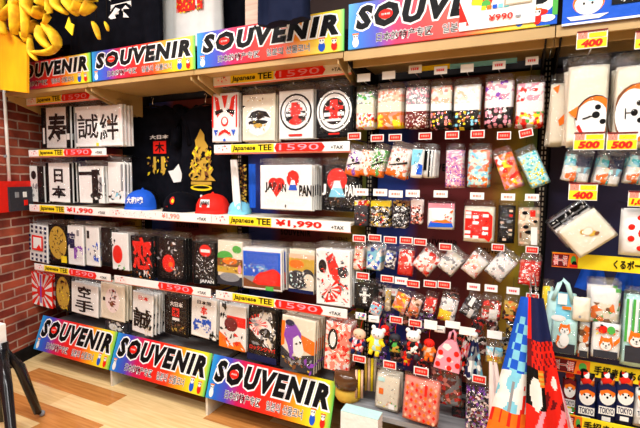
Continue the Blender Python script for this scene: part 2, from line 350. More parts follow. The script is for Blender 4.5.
# ================================================================ PRICE RAILS
def rail(bay, z, label, full=True, red='1590', pale=False, z1=None, u0=.03, u1=.985):
    a = XB[bay]+(XB[bay+1]-XB[bay])*u0; b = XB[bay]+(XB[bay+1]-XB[bay])*u1; w = b-a; h = .048
    t = thing('price_rail', label, 'price rail', ((a+b)/2, 2.0, z), group='price rails of the t-shirt bays')
    m = M().slab(w, h, .005, 'w', .001); m.box(-w/2, w/2, .0005, .012, -h/2-.006, -h/2+.004, 's'); ms = m
    ops = [('r', .01, .12, .14, .9, 'z'), ('x', .015, .2, .135, .85, 10, .008, 'rrm', 3)]
    if full: ops += [('r', .145, .06, .48, .97, 'y'), ('t', 'Japanese', .155, .12, .34, .86, 'k', .03, .15), ('t', 'TEE', .36, .22, .465, .9, 'k', .03)]
    if pale: ops += [('t', red, .5, .1, .8, .92, 'r', .05)]
    else: ops += [('p', [(.50, .05), (.82, .02), (.84, .5), (.82, .96), (.5, .98), (.485, .5)], 'r'), ('t', red, .52, .2, .80, .84, 'p', .0)]
    ops += [('t', '+TAX', .88, .25, .96, .6, 'k', .02)]
    ms.art(ops, w, h, -.0055).build('label_strip', t)
    for s in (-1, 1): M().box(s*(w/2-.03)-.003, s*(w/2-.03)+.003, .012, YB-2.0, -h/2, -h/2+.01, STEEL).build('rail_arm', t)
rail(0, 1.972, 'yellow and red price rail, topmost in the bay beside the brick wall')
rail(2, 1.976, 'yellow and red price rail above the face and round-crest shirts')
rail(0, 1.598, 'yellow and red price rail between two rows of black-lettered white shirts')
rail(2, 1.598, 'yellow and red price rail above the red-heart shirts')
rail(0, .75, 'price rail under the white grid and gold oval shirts, lowest by the bricks')
rail(1, .75, 'price rail under the black shirts with big red marks', full=False)
rail(2, .75, 'yellow and red price rail under the blue-sky and orange-grey shirts')
for bay, d, full in ((0, 'by the brick wall, left of the blue cap', True), (1, 'directly under the row of caps', False), (2, 'under the white red-heart shirts', True)):
    a, b = XB[bay], XB[bay+1]
    t = thing('cap_shelf', 'slim metal shelf with a price strip, '+d, 'shelf', ((a+b)/2, 2.0, 1.195), group='slim shelves at the height of the caps')
    w = b-a-.004
    M().box(-w/2, w/2, .006, .275, .008, .02, 'c').build('shelf_board', t)
    m = M().slab(w, .052, .006, 'w', .001); m.box(-w/2, w/2, .0, .008, -.03, -.024, 's'); ms = m
    ops = [('r', .01, .12, .14, .9, 'z'), ('x', .015, .2, .135, .85, 10, .008, 'rrm', 3)]
    if full: ops += [('r', .145, .06, .47, .97, 'y'), ('t', 'Japanese', .155, .12, .34, .86, 'k', .03, .15), ('t', 'TEE', .36, .22, .465, .9, 'k', .03)]
    ops += [('t', '¥1,990', .5, .12, .82, .9, 'r', .035)] if full else [('x', .15, .2, .5, .8, 30, .006, 'sse', 4), ('t', '¥1,990', .55, .15, .72, .85, 's', .02)]
    ms.art(ops+[('t', '+TAX', .88, .25, .96, .6, 'k', .02)], w, .052, -.0065).build('label_strip', t)

# ================================================================ BAGGED T-SHIRTS
SH = 'hanging stacks of bagged t-shirts'
_film_cache = {}
def pack(desc, base, box, art, n=1, short=None, D=2.06, step=.028, th=.014, tilt=0, yaw=0, hdr=.035, kind='t-shirt', nm='bagged_tshirt', edge='w', seed=0, group=SH):
    cx, cz, w, h = PR(*box, D); R = random.Random(seed+int(box[0]*7+box[1]))
    tilt += R.uniform(-1.3, 1.3); yaw += R.uniform(-2.5, 2.5)
    t = thing(nm, desc, kind, (cx, D+th, cz), (0, radians(tilt), radians(yaw)), group)
    m = M().slab(w, h, th, base, .005); m.art(art, w, h, -th)
    m.build('folded_shirt' if kind == 't-shirt' else 'contents', t)
    b = M(); bw, bh = w+.012, h+hdr+.008
    b.pillow(bw, bh, th+.012, FILM, 7, seed+int(box[0]), .0012, hdr/2, .005, .22); b.build('plastic_bag', t)
    for k in range(1, n):
        if D+th+step*k > YB-.012: break
        d = dup(t, (cx+R.uniform(-.004, .004), D+th+step*k, cz+R.uniform(-.004, .004)), '%s behind the %s, %s in that stack' % ({'t-shirt': 'bagged shirt'}.get(kind, kind), sh(short or desc, 7), ORD[k]))
        d.rotation_euler = (0, radians(tilt+R.uniform(-1, 1)), radians(yaw))
    # hook the stack hangs on
    zt = cz+h/2+hdr*.8
    hk = thing('wire_hook', 'steel wire hook holding the %s' % (short or desc), 'hook', (cx, YB-.003, zt), group='wire hooks holding bagged shirts')
    M().tube([(0, 0, 0), (0, D-.02-YB, 0), (0, D-.03-YB, .012)], .0025, STEEL, 6).build('hook_rod', hk)
    return t
def kan(s, c='k', u0=.2, v0=.15, u1=.8, v1=.85, b=.035): return ('t', s, u0, v0, u1, v1, c, b)
# --- top row, left bay
pack('white bagged shirt reading 寿 in a black border, topmost row by bricks', 'w', (41, 107, 71, 148), [('r', 0, 0, .18, 1, 'k'), ('r', .86, 0, 1, 1, 'k'), ('r', .05, .1, .12, .5, 'w'), kan('寿', u0=.22, u1=.86, v0=.1, v1=.85, b=.03), ('r', .87, .2, .97, .35, 'w')], 3, 'black-bordered 寿 shirt')
pack('white bagged shirt lettered 誠, topmost row, left of the 絆 shirt', 'w', (75, 106, 100, 147), [kan('誠', u0=.1, v0=.2, u1=.95, v1=.8, b=.012), ('r', 0, .1, .08, .85, 'e'), ('r', .85, .02, .95, .1, 'y')], 2, 'white 誠 shirt')
pack('white bagged shirt lettered 絆, right of the 誠 shirt', 'w', (99, 105, 122, 146), [kan('絆', 'k', .02, .15, .85, .8, .012), ('e', .45, .6, .1, .05, 'B'), ('r', .88, .1, 1, .9, 'z')], 4, 'white 絆 shirt')
# --- second row, left bay
pack('black and white bagged shirt at the left end of the second row', 'w', (30, 166, 44, 202), [('r', .55, 0, 1, 1, 'k'), ('x', .1, .1, .5, .5, 8, .12, 'ke', 2), ('e', .3, .75, .18, .12, 'k')], 3, 'black and white second-row shirt')
pack('white bagged shirt lettered 日本 on black sides, second row', 'w', (47, 163, 72, 202), [('r', 0, 0, .1, 1, 'k'), ('r', .9, 0, 1, 1, 'k'), kan('日', u0=.3, v0=.5, u1=.65, v1=.85), kan('本', u0=.2, v0=.1, u1=.75, v1=.42)], 3, 'white 日本 shirt')
pack('white bagged shirt with bold black bars and brush marks, second row', 'w', (79, 166, 103, 203), [('r', .03, .75, .6, .85, 'k'), ('r', .55, 0, .8, .9, 'k'), ('e', .72, .2, .25, .1, 'k'), ('r', .85, .3, .95, .7, 'e'), ('x', .6, .1, .95, .9, 10, .1, 'kw', 3)], 3, 'white shirt with black bars')
pack('white bagged shirt at the right end of the second row, beside the blue cap', 'w', (108, 162, 124, 203), [('x', .1, 0, .9, .3, 12, .12, 'kLe', 5), ('r', .8, .3, .95, .95, 'e')], 3, 'white shirt beside the blue cap')
# --- third row
pack('white bagged shirt with a navy grid and red square outline', 'w', (30, 225, 47, 262), [('r', .1+.25*i, v, .22+.25*i, v+.07, 'n') for i in range(4) for v in (.03, .15, .78, .90)]+[('r', .02, v, .12, v+.07, 'n') for v in (.3, .42, .54, .66)]+[('r', .88, v, .98, v+.07, 'n') for v in (.3, .42, .54, .66)]+[('r', .2, .32, .8, .72, 'r'), ('r', .28, .37, .72, .67, 'w'), ('p', [(.45, .37), (.72, .37), (.6, .5)], 'r')], 5, 'navy grid shirt', tilt=2)
pack('black bagged shirt with a gold oval full of writing', 'k', (49, 225, 67, 264), [('e', .5, .55, .48, .42, 'g'), ('x', .2, .25, .8, .85, 34, .07, 'kBk', 4), ('r', .65, .05, .95, .22, 'y')], 3, 'gold oval shirt')
pack('white bagged shirt with navy brush lettering between gold oval and blue check shirts', 'w', (68, 226, 83, 265), [kan('喧', 'n', .0, .42, .5, .85, .05), kan('嘩', 'u', .4, .08, .95, .5, .05), ('r', .6, .75, .75, .9, 'e')], 3, 'navy brush lettered shirt')
pack('white bagged shirt with blue check, left of the plain black stack', 'w', (86, 227, 99, 266), [('x', .1, .05, .9, .6, 22, .16, 'bbnw', 6), ('r', .1, .7, .3, .9, 'k')], 3, 'blue check shirt')
pack('black bagged shirt with tiny grey marks, left of the red-dot shirt', 'k', (101, 228, 111, 266), [('x', .1, .1, .9, .9, 14, .1, 'ekd', 7)], 3, 'black grey-marked shirt')
pack('white bagged shirt with one red dot', 'w', (112, 233, 128, 270), [('e', .35, .42, .3, .25, 'r'), ('x', .0, .62, .2, .8, 5, .08, 'k', 2), ('x', .3, .0, .9, .12, 8, .08, 'keG', 8)], 4, 'red-dot shirt')
pack('black bagged shirt with one big red character 恋', 'k', (131, 236, 153, 278), [kan('恋', 'r', .08, .2, .95, .97, .03), ('x', .2, .02, .9, .16, 12, .07, 'wwGo', 3)], 4, 'red 恋 shirt')
pack('black bagged shirt with a red disc and grey wisps', 'k', (157, 238, 185, 282), [('e', .42, .42, .22, .2, 'r'), ('e', .5, .4, .08, .06, 'o'), ('x', .35, .6, .75, .9, 10, .06, 'weB', 3), ('x', .05, .5, .2, .75, 6, .06, 'we', 6), ('x', .5, .15, .8, .35, 6, .08, 'fe', 1)], 3, 'red disc shirt')
pack('black bagged shirt with red ball over dense white writing', 'k', (193, 242, 216, 285), [('e', .55, .8, .25, .14, 'r'), ('r', .35, .76, .75, .83, 'w'), ('x', .15, .15, .9, .68, 60, .045, 'wwe', 4), ('t', 'JAPAN', .3, .03, .9, .13, 'w', .03)], 3, 'red ball shirt')
pack('pale bagged shirt picturing green hills and brown roofs', 'c', (218, 241, 242, 285), [('e', .3, .64, .32, .13, 'G'), ('e', .78, .82, .18, .09, 'G'), ('r', 0, .42, 1, .6, 'B'), ('e', .5, .55, .3, .08, 'o'), ('r', 0, .28, 1, .42, 'g'), ('x', .05, .3, .95, .6, 24, .06, 'ByGf', 5), ('r', 0, 0, 1, .2, 'd'), ('e', .5, .18, .4, .1, 'e'), ('e', .9, .38, .07, .1, 'p')], 4, 'green hills shirt')
pack('bagged shirt with blue sky above a rounded orange-red hill', 'w', (243, 249, 281, 290), [('r', .02, .05, .98, .93, 'b'), ('x', .05, .42, .7, .62, 40, .035, 'Lew', 6), ('r', .02, .05, .98, .32, 'e'), ('p', [(.02, .05), (.98, .05), (.98, .2), (.3, .16), (.02, .28)], 'B'), ('p', [(.26, .18), (.34, .33), (.46, .43), (.58, .45), (.68, .50), (.80, .54), (.90, .50), (.98, .42), (.98, .14), (.4, .12)], 'r'), ('r', .6, .0, .8, .1, 'G')], 5, 'blue sky shirt', D=2.03)
pack('bagged shirt with amber band over dark grey swirls', 'c', (289, 250, 314, 293), [('r', 0, .48, 1, .8, 'g'), ('e', .3, .66, .3, .1, 'o'), ('r', 0, .8, 1, .9, 'f'), ('e', .35, .3, .4, .22, 'd'), ('e', .75, .4, .25, .17, 'd'), ('e', .8, .34, .2, .12, 'c'), ('x', .05, .08, .8, .5, 40, .06, 'weqk', 7), ('r', 0, 0, 1, .08, 'n')], 3, 'amber and grey shirt')
pack('white bagged shirt crowded with a red and black beast print', 'w', (316, 250, 350, 306), [('p', [(.3, .85), (.5, .95), (.75, .6), (.6, .4), (.4, .6)], 'r'), ('p', [(.15, .2), (.6, .5), (.8, .4), (.7, .1), (.3, .05)], 'r'), ('e', .8, .62, .15, .1, 'd'), ('e', .2, .7, .12, .12, 'k'), ('x', .05, .05, .95, .95, 80, .06, 'kwredr', 2), ('e', .8, .15, .16, .1, 'w'), ('y', .4, .3, .3, 12, 'w')], 4, 'red beast shirt', D=2.01)
# --- lowest row
pack('bagged shirt of red rays on white, lowest row by the bricks', 'r', (31, 274, 52, 306), [('y', .5, .45, .8, 16, 'w'), ('r', .42, .05, .56, 1, 'w'), ('e', .5, .45, .2, .18, 'r'), ('r', .45, .1, .52, .98, 'u')], 4, 'red ray shirt', tilt=3)
pack('black bagged shirt with gold scrollwork, lowest row', 'k', (55, 275, 71, 311), [('e', .5, .5, .4, .45, 'g'), ('x', .15, .1, .85, .9, 40, .09, 'kgyB', 3)], 3, 'gold scrollwork shirt', tilt=3)
pack('white bagged shirt lettered 空手, lowest row', 'w', (72, 284, 97, 315), [kan('空', u0=.25, v0=.55, u1=.75, v1=.92, b=.03), kan('手', u0=.15, v0=.08, u1=.85, v1=.48, b=.03)], 3, 'white 空手 shirt', tilt=3)
pack('grey bagged shirt with a faded brown column of writing', 'c', (101, 284, 124, 320), [('e', .5, .55, .3, .35, 'z'), ('x', .35, .25, .65, .85, 24, .07, 'mBe', 3), ('r', .1, .5, .2, .6, 'k')], 3, 'grey faded shirt', tilt=3)
pack('dark bagged shirt peeping over the top of the leftmost bottom sign', 'd', (105, 322, 126, 333), [('x', .1, .1, .9, .9, 16, .1, 'wce', 3), ('e', .4, .5, .2, .3, 'w')], 2, 'dark low shirt', D=2.08, hdr=.01)
pack('white bagged shirt lettered 誠 in black under small red writing', 'w', (132, 293, 153, 334), [('t', '日本', .3, .82, .8, .93, 'r', .02), kan('誠', u0=.05, v0=.12, u1=.98, v1=.62, b=.03), ('x', .6, .0, .95, .2, 5, .09, 'c', 3)], 5, 'black 誠 shirt with red writing', tilt=3)
pack('black bagged shirt with white writing and a red square, lowest row', 'k', (164, 297, 188, 336), [('t', '大日本', .25, .75, .8, .88, 'w', .04), ('r', .35, .5, .65, .72, 'r'), kan('木', 'k', .38, .52, .62, .7, .02), ('r', .36, .4, .66, .47, 'w'), ('x', .15, .1, .9, .32, 20, .05, 'BgB', 3)], 3, 'black shirt with red square', tilt=2)
pack('white bagged shirt with red character and blue brush writing', 'w', (191, 298, 216, 338), [('t', '日本国', .25, .83, .8, .93, 'k', .03), kan('本', 'r', .38, .58, .66, .8, .07), ('r', .4, .5, .64, .55, 'k'), kan('侍', 'b', .08, .15, .45, .45, .06), kan('魂', 'b', .45, .15, .85, .5, .05), ('x', .75, .02, 1, .2, 5, .1, 'k', 3)], 3, 'white blue-brush shirt', tilt=2)
pack('white bagged shirt with red band and dark wheel', 'w', (219, 305, 246, 349), [('r', .3, .52, 1, .75, 'r'), ('e', .45, .55, .25, .16, 'm'), ('x', 0, .4, .3, 1, 9, .1, 'kk', 3), ('p', [(0, .35), (.4, .2), (.7, .3), (1, .05), (1, 0), (0, 0)], 'o'), ('e', .5, .28, .25, .12, 'w'), ('x', .1, .02, .9, .35, 20, .08, 'rwk', 3)], 3, 'white wheel shirt', tilt=2)
pack('black bagged shirt with red and white rays in a toothed ring', 'k', (248, 308, 277, 362), [('x', .08, .3, .92, .92, 60, .11, 'wwce', 3), ('e', .48, .62, .34, .2, 'w'), ('y', .35, .68, .32, 16, 'r'), ('e', .6, .55, .18, .09, 'k'), ('x', .4, .45, .8, .65, 10, .06, 'wk', 4), ('t', 'ロックンジャパ', .08, .2, .95, .29, 'r', .04), ('r', 0, 0, 1, .12, 'n')], 3, 'toothed ring shirt', tilt=1)
pack('bagged shirt of a purple-hooded pale face on grey and orange', 'c', (281, 318, 315, 371), [('p', [(0, .4), (.1, .45), (.1, .9), (0, .9)], 'o'), ('p', [(.5, .45), (1, .35), (1, .62), (.5, .72)], 'o'), ('p', [(0, 0), (1, 0), (1, .38), (.6, .3), (.35, .25), (.0, .42)], 'd'), ('p', [(.08, .62), (.15, .88), (.3, .93), (.45, .85), (.6, .72), (.6, .6), (.4, .35), (.3, .2), (.2, .45)], 'u'), ('e', .25, .88, .14, .06, 'n'), ('p', [(.36, .6), (.5, .68), (.62, .6), (.7, .4), (.62, .27), (.5, .25), (.38, .35)], 'w'), ('x', .42, .5, .6, .56, 4, .05, 'k', 2), ('x', .05, .02, .95, .25, 26, .09, 'Bdegu', 3)], 5, 'purple hood shirt', D=2.0, tilt=2)
pack('bagged shirt in salmon and cream flame pattern, lowest row beside chopsticks', 'v:srczs:60', (325, 323, 350, 372), [('e', .3, .65, .2, .22, 'k'), ('e', .3, .65, .12, .16, 'w')], 4, 'salmon flame shirt', D=2.0, tilt=2)
# --- middle bay upper rows
pack('white bagged shirt of a red-lined stage face', 'w', (212, 93, 238, 142), [('p', [(.1, .95), (.25, .9), (.35, .6), (.2, .5)], 'r'), ('p', [(.9, .95), (.75, .9), (.65, .6), (.8, .5)], 'r'), ('p', [(.38, .95), (.62, .95), (.52, .7), (.48, .7)], 'r'), ('p', [(.15, .55), (.45, .62), (.4, .68), (.12, .64)], 'k'), ('p', [(.85, .55), (.55, .62), (.6, .68), (.88, .64)], 'k'), ('e', .5, .42, .14, .1, 'r'), ('e', .5, .43, .09, .07, 'w'), ('p', [(.25, .12), (.5, .2), (.75, .12), (.7, .2), (.5, .27), (.3, .2)], 'r'), ('p', [(.08, .25), (.25, .25), (.16, .12)], 'b'), ('p', [(.75, .25), (.92, .25), (.84, .12)], 'b'), ('r', .02, .3, .07, .95, 'r'), ('r', .93, .3, .98, .95, 'r'), ('e', .5, .04, .05, .03, 'b')], 2, 'red-lined face shirt')
pack('cream bagged shirt with a black hair and moustache drawing', 'c', (242, 94, 275, 141), [('e', .5, .42, .4, .3, 'w'), ('p', [(.2, .5), (.3, .62), (.5, .66), (.75, .62), (.88, .48), (.7, .52), (.55, .46), (.35, .5)], 'k'), ('e', .5, .4, .3, .05, 'k'), ('e', .5, .33, .14, .05, 'g'), ('x', .2, .2, .8, .6, 20, .04, 'kge', 6), ('e', .05, .75, .04, .02, 'k'), ('x', .15, .85, .85, .93, 10, .03, 'ggB', 8)], 3, 'black hair drawing shirt')
RND = [('e', .5, .55, .47, .38, 'k'), ('e', .5, .55, .42, .34, 'w'), ('e', .5, .55, .33, .265, 'k'), ('e', .5, .55, .30, .24, 'w'), ('r', .22, .52, .78, .57, 'k'), ('p', [(.38, .75), (.62, .75), (.66, .34), (.34, .34)], 'r'), ('r', .3, .58, .7, .64, 'r'), ('r', .22, .38, .42, .47, 'k'), ('r', .58, .38, .78, .47, 'k'), ('e', .5, .36, .18, .07, 'r'), ('x', .2, .35, .8, .75, 16, .04, 'wrk', 3), ('r', .3, .06, .7, .10, 'r')]
pack('white bagged shirt with a black and red round crest', 'w', (279, 90, 313, 139), RND, 3, 'white round-crest shirt')
pack('black bagged shirt with a white and red round crest', 'k', (316, 87, 353, 137), [('e', .5, .52, .48, .42, 'w'), ('e', .5, .52, .43, .375, 'k'), ('e', .5, .52, .40, .35, 'w'), ('e', .5, .52, .31, .27, 'k')]+[('r', .25, .55, .75, .62, 'r'), ('p', [(.4, .75), (.6, .75), (.64, .32), (.36, .32)], 'r'), ('r', .22, .42, .4, .5, 'w'), ('r', .6, .42, .78, .5, 'w'), ('r', .22, .32, .78, .37, 'w'), ('x', .2, .3, .8, .75, 22, .04, 'wrk', 9), ('r', .35, .05, .65, .08, 'r')], 3, 'black round-crest shirt', D=2.04)
FU = lambda x0, x1, v, s: [('e', (x0+x1)/2, v+s*.5, (x1-x0)/2, s*.62, 'r'), ('p', [(x0+.15*(x1-x0), v-s*.35), (x1-.15*(x1-x0), v-s*.35), (x1-.38*(x1-x0), v+s*.4), (x0+.38*(x1-x0), v+s*.4)], 'b'), ('p', [(x0+.28*(x1-x0), v+s*.05), (x1-.28*(x1-x0), v+s*.05), (x1-.38*(x1-x0), v+s*.4), (x0+.38*(x1-x0), v+s*.4)], 'w')]
pack('white bagged shirt lettered JAPAN with a red heart and blue peak', 'w', (260, 165, 312, 210), [('e', .27, .60, .10, .12, 'r'), ('e', .39, .60, .10, .12, 'r'), ('p', [(.17, .57), (.49, .57), (.33, .28)], 'r'), ('t', 'JAP', .1, .38, .34, .62, 'k', .04), ('t', 'AN', .35, .4, .52, .6, 'k', .03)]+FU(.53, .77, .55, .3)+[('t', 'PAN', .77, .32, 1.0, .56, 'k', .04), ('r', .5, .06, .52, .12, 'k')], 5, 'white red-heart shirt', D=2.03)
pack('black bagged shirt lettered JAPAN over a red sun and pale peak', 'k', (322, 165, 358, 211), [('e', .42, .68, .28, .25, 'r'), ('p', [(.2, .3), (.66, .3), (.5, .66), (.35, .66)], 'L'), ('p', [(.3, .5), (.56, .5), (.5, .66), (.35, .66)], 'w'), ('t', 'J', .0, .33, .12, .58, 'w', .05), ('t', 'PAN', .66, .33, 1.0, .58, 'w', .04), ('x', .05, .03, .95, .3, 26, .05, 'Bkne', 3)], 3, 'black JAPAN shirt', D=2.04)

# ================================================================ OPEN T-SHIRTS ON HANGERS
def tee(name, label, x0, y0, x1, y1, D, mat, art=[], sleeve=True, folds=.008, seed=1, dep=.03, yaw=0, group=None, hanger=True, flare=0.):
    cx, cz, w, h = PR(x0, y0, x1, y1, D); t = thing(name, label, 't-shirt', (cx, D, cz), (0, 0, radians(yaw)), group)
    R = random.Random(seed); ph = [R.uniform(0, 6) for _ in range(4)]; m = M(); n = 40; rows = 22; vs = []; fs = []
    for i in range(rows+1):
        v = i/rows; z = h/2-h*v
        hw = w*.5*(.30+.44*min(1, v/.08)) if v < .08 else w*.5*(.74+.02*v+flare*v)
        z2 = z
        for j in range(n):
            a = 2*pi*j/n; ca, sa = cos(a), sin(a)
            px = hw*math.copysign(abs(ca)**.6, ca); fo = folds*v*sin(px*55+ph[0]+v*1.2)+folds*.5*v*sin(px*110+ph[1])
            py = -dep+dep*math.copysign(abs(sa)**.45, sa)*(.25+.75*min(1, v/.1)); drop = .03*h*(abs(px)/hw)**2 if v < .08 else 0
            if i == 0: drop = .04*h*(1-(px/hw)**2)
            vs.append((px, py+fo*(1 if v > .35 or not art else .3), z2-drop*.6))
    for i in range(rows):
        for j in range(n): fs.append((i*n+j, i*n+(j+1) % n, (i+1)*n+(j+1) % n, (i+1)*n+j))
    m.add(vs, [tuple(reversed(f)) for f in fs], mat, True); m.add([vs[rows*n+j] for j in range(n)], [tuple(range(n))], mat)
    m.art(art, w, h, -2*dep-.004); bd = m.build('shirt_body', t)
    if sleeve:
        for s in (-1, 1):
            q = M(); q.tube([(s*w*.30, -dep, h*.46), (s*w*.40, -dep, h*.40), (s*w*.455, -dep, h*.26), (s*w*.485, -dep, h*.10)], [w*.07, w*.085, w*.09, w*.095], mat, 14, .5); q.build('sleeve', bd)
    m = M().tube([(-w*.33, -dep, h*.44), (0, -dep, h*.5), (w*.33, -dep, h*.44)], .006, DARKM, 6); m.tube([(0, -dep, h*.5), (0, -dep, h*.5+.03), (.012, -dep, h*.5+.05), (.0, -dep, h*.5+.065), (-.01, -dep, h*.5+.055)], .003, STEEL, 6)
    if hanger: m.build('hanger', t)
    return t
def flame(cx, v0, v1, hw, col, seed):
    R = random.Random(seed); L_ = []; Rr = []; k = 9
    for i in range(k+1):
        f = i/k; a = hw*(1-f)**.6*(.75+.35*(i % 2)); L_.append((cx-a, v0+(v1-v0)*f)); Rr.append((cx+hw*(1-f)**.6*(.75+.35*((i+1) % 2)), v0+(v1-v0)*f))
    out = []
    for i in range(k): out.append(('p', [L_[i], Rr[i], Rr[i+1], L_[i+1]], col))
    return out
tee('hanging_tshirt', 'black t-shirt on a hanger with red square, behind the blue cap', 117, 106, 200, 207, 2.32, BLACKF,
    [('t', '大日本', .49, .67, .71, .71, 'w', .03), ('r', .53, .53, .68, .65, 'r'), kan('木', 'k', .55, .54, .66, .64, .03), ('x', .45, .32, .71, .50, 30, .022, 'gByk', 2), ('r', .62, .34, .66, .50, 'g'), ('r', .53, .37, .56, .50, 'g'), ('p', [(.70, .36), (.76, .37), (.82, .43), (.86, .32), (.84, .26), (.76, .25)], 'w')], seed=4, dep=.022, group='open t-shirts hanging in the bay of caps')
tee('hanging_tshirt', 'black t-shirt on a hanger with a golden flaming figure print', 177, 104, 241, 207, 2.265, BLACKF,
    flame(.45, .26, .76, .20, 'g', 3)+[('x', .29, .27, .61, .58, 60, .035, 'kByk', 5), ('r', .29, .22, .61, .25, 'g'), ('e', .45, .19, .17, .03, 'y'), ('e', .45, .195, .13, .015, 'k'), ('e', .45, .11, .02, .014, 'w'), ('e', .53, .11, .02, .014, 'B')], seed=7, dep=.015, group='open t-shirts hanging in the bay of caps')
# garments above the top shelf
UP = 'open t-shirts hanging above the top shelf'
tee('hanging_tshirt', 'black t-shirt above the top shelf with white character 祭', 62, -60, 182, 62, 1.96, BLACKF, [kan('祭', 'w', .49, .31, .71, .60, .06)], seed=2, group=UP, sleeve=True)
tee('hanging_tshirt', 'white t-shirt above the top shelf with red and gold print', 158, -70, 234, 50, 2.08, WHITEF, [('r', .36, .30, .70, .46, 'r'), ('x', .36, .29, .70, .47, 70, .02, 'grBy', 3)], seed=3, group=UP, folds=.014)
tee('hanging_tshirt', 'navy t-shirt with curled hem above the third SOUVENIR top sign', 257, -80, 321, 25, 1.76, NAVYF, [], seed=6, group=UP, folds=.014)
tee('hanging_tshirt', 'black sliver of t-shirt between the white and navy ones', 224, -70, 254, 50, 2.2, BLACKF, [], seed=8, group=UP, sleeve=False)
tee('hanging_tshirt', 'dark t-shirt in the gloom above the leftmost yellow toys', 8, -60, 112, 50, 2.14, BLACKF, [], seed=9, group=UP)
t = thing('hanging_cloth', 'narrow white cloth hanging right of the flaming figure shirt', 'cloth', (P(234, 185, 2.12).x, 2.12, P(234, 185, 2.12).z))
def sheet(m, w0, w1, h, mf, nx=16, nz=20, fold=.01, k=60, ph=0, sx=0., zc=0):
    "folded cloth sheet with real thickness; mf(u, v) picks the dye"
    o = len(m.v)
    for s in (0, 1):
        for i in range(nz+1):
            v = i/nz; w = w0+(w1-w0)*v
            for j in range(nx+1):
                u = j/nx; x = (u-.5)*w+sx*v; m.v.append((x, fold*sin(u*k*.2+ph+v)*(.3+v)+s*.003, zc+h/2-h*v))
    st = (nx+1)*(nz+1)
    for s in (0, 1):
        for i in range(nz):
            for j in range(nx):
                a = o+s*st+i*(nx+1)+j; q = (a, a+nx+1, a+nx+2, a+1) if s == 0 else (a+1, a+nx+2, a+nx+1, a)
                m.f.append(q); m.mi.append(m.mat(mf((j+.5)/nx, (i+.5)/nz))); m.sm.append(True)
    return m
sheet(M(), .05, .075, .30, lambda u, v: WHITEF, 10, 10, .012, 50, 0, .025).build('cloth', t)
for px, k, d in ((243, 'v:gkBk:90', 'gold and black'), (252, 'b', 'plain blue')):
    p = P(px, 186, 2.16); t = thing('hanging_towel', '%s folded towel hanging left of the red-heart shirts' % d, 'towel', p)
    sheet(M(), .045, .045, .26, lambda u, v: cm(k), 8, 10, .006, 40).build('cloth', t)
# ================================================================ CAPS
def cap(label, px, py, w, D, m1, m2, art, yaw=-20):
    p = P(px, py, D); t = thing('baseball_cap', label, 'cap', (p.x, D, 1.216), (0, 0, radians(yaw)), 'caps on the slim shelf')
    r = w/2; prof = [(r, 0), (r*1.0, r*.25), (r*.96, r*.55), (r*.82, r*.85), (r*.6, r*1.04), (r*.3, r*1.15), (.008, r*1.18)]
    m = M(); vs = []; fs = []; n = 24
    for a, z in prof:
        for j in range(n): q = 2*pi*j/n; vs.append((a*cos(q), a*1.02*sin(q), z))
    for i in range(len(prof)-1):
        for j in range(n): fs.append((i*n+j, i*n+(j+1) % n, (i+1)*n+(j+1) % n, (i+1)*n+j))
    for f in fs:
        j = f[0] % n; front = 13 <= j <= 22
        m.add([], [], m1); m.f.append(tuple(f)); m.mi.append(m.mat(m2 if front else m1)); m.sm.append(True)
    m.v = vs+m.v; m.ball((0, 0, r*1.19), r*.09, m2, 8); m.build('crown', t)
    q = M(); vs = []
    for s in (0, .004):
        for i in range(3):
            for j in range(13):
                a = pi+pi*(.12+.76*j/12); k = 1+.32*i*sin(-a)**1; vs.append((r*cos(a)*(1+.02*i), r*1.02*sin(a)*(1+.10*i*abs(sin(a))), .012+s-.012*i*abs(sin(a))+(.004 if i < 1 else 0)))
    fs = []
    for s in (0, 1):
        for i in range(2):
            for j in range(12):
                a = s*39+i*13+j; fs.append((a, a+1, a+14, a+13) if s else (a+13, a+14, a+1, a))
    for j in range(12): a = 26+j; fs.append((a, a+1, a+40, a+39))
    q.add(vs, fs, m2, True); q.build('visor', t)
    # print wraps the crown's front
    pr = M(); pr.art(art, 1.1, 1.0, 0, .5); v2 = []
    for (x, y, z) in pr.v:
        a = -pi/2+x*1.0; rr = r*1.012-y*.6; zz = r*.22+z*r*.75; k = 1.0 if zz < r*.55 else 1-((zz-r*.55)/r)**2*1.1
        v2.append((rr*k*cos(a), rr*1.02*k*sin(a), zz))
    pr.v = v2; pr.build('cap_print', t)
cap('blue cap with a black side and white brush lettering', 143, 205, .225, 2.135, 'k', 'b', [('t', '大和魂', .0, .2, .95, .75, 'w', .03)], 20)
cap('black cap with a red and gold disc', 181, 208, .215, 2.135, BLACKF, BLACKF, [('e', .65, .62, .13, .3, 'r'), ('e', .68, .6, .07, .16, 'y'), ('x', .2, .1, .5, .2, 3, .04, 'r', 1)], 5)
cap('red cap with a white box lettered JAPAN', 213, 210, .205, 2.13, 'r', 'r', [('r', .12, .25, .72, .85, 'w'), ('t', 'JAPAN', .16, .35, .68, .74, 'k', .04)], 14)
cap('light blue cap mostly hidden at the right end of the row', 240, 211, .14, 2.17, 'L', 'L', [('e', .8, .5, .1, .2, 'w')], 10)
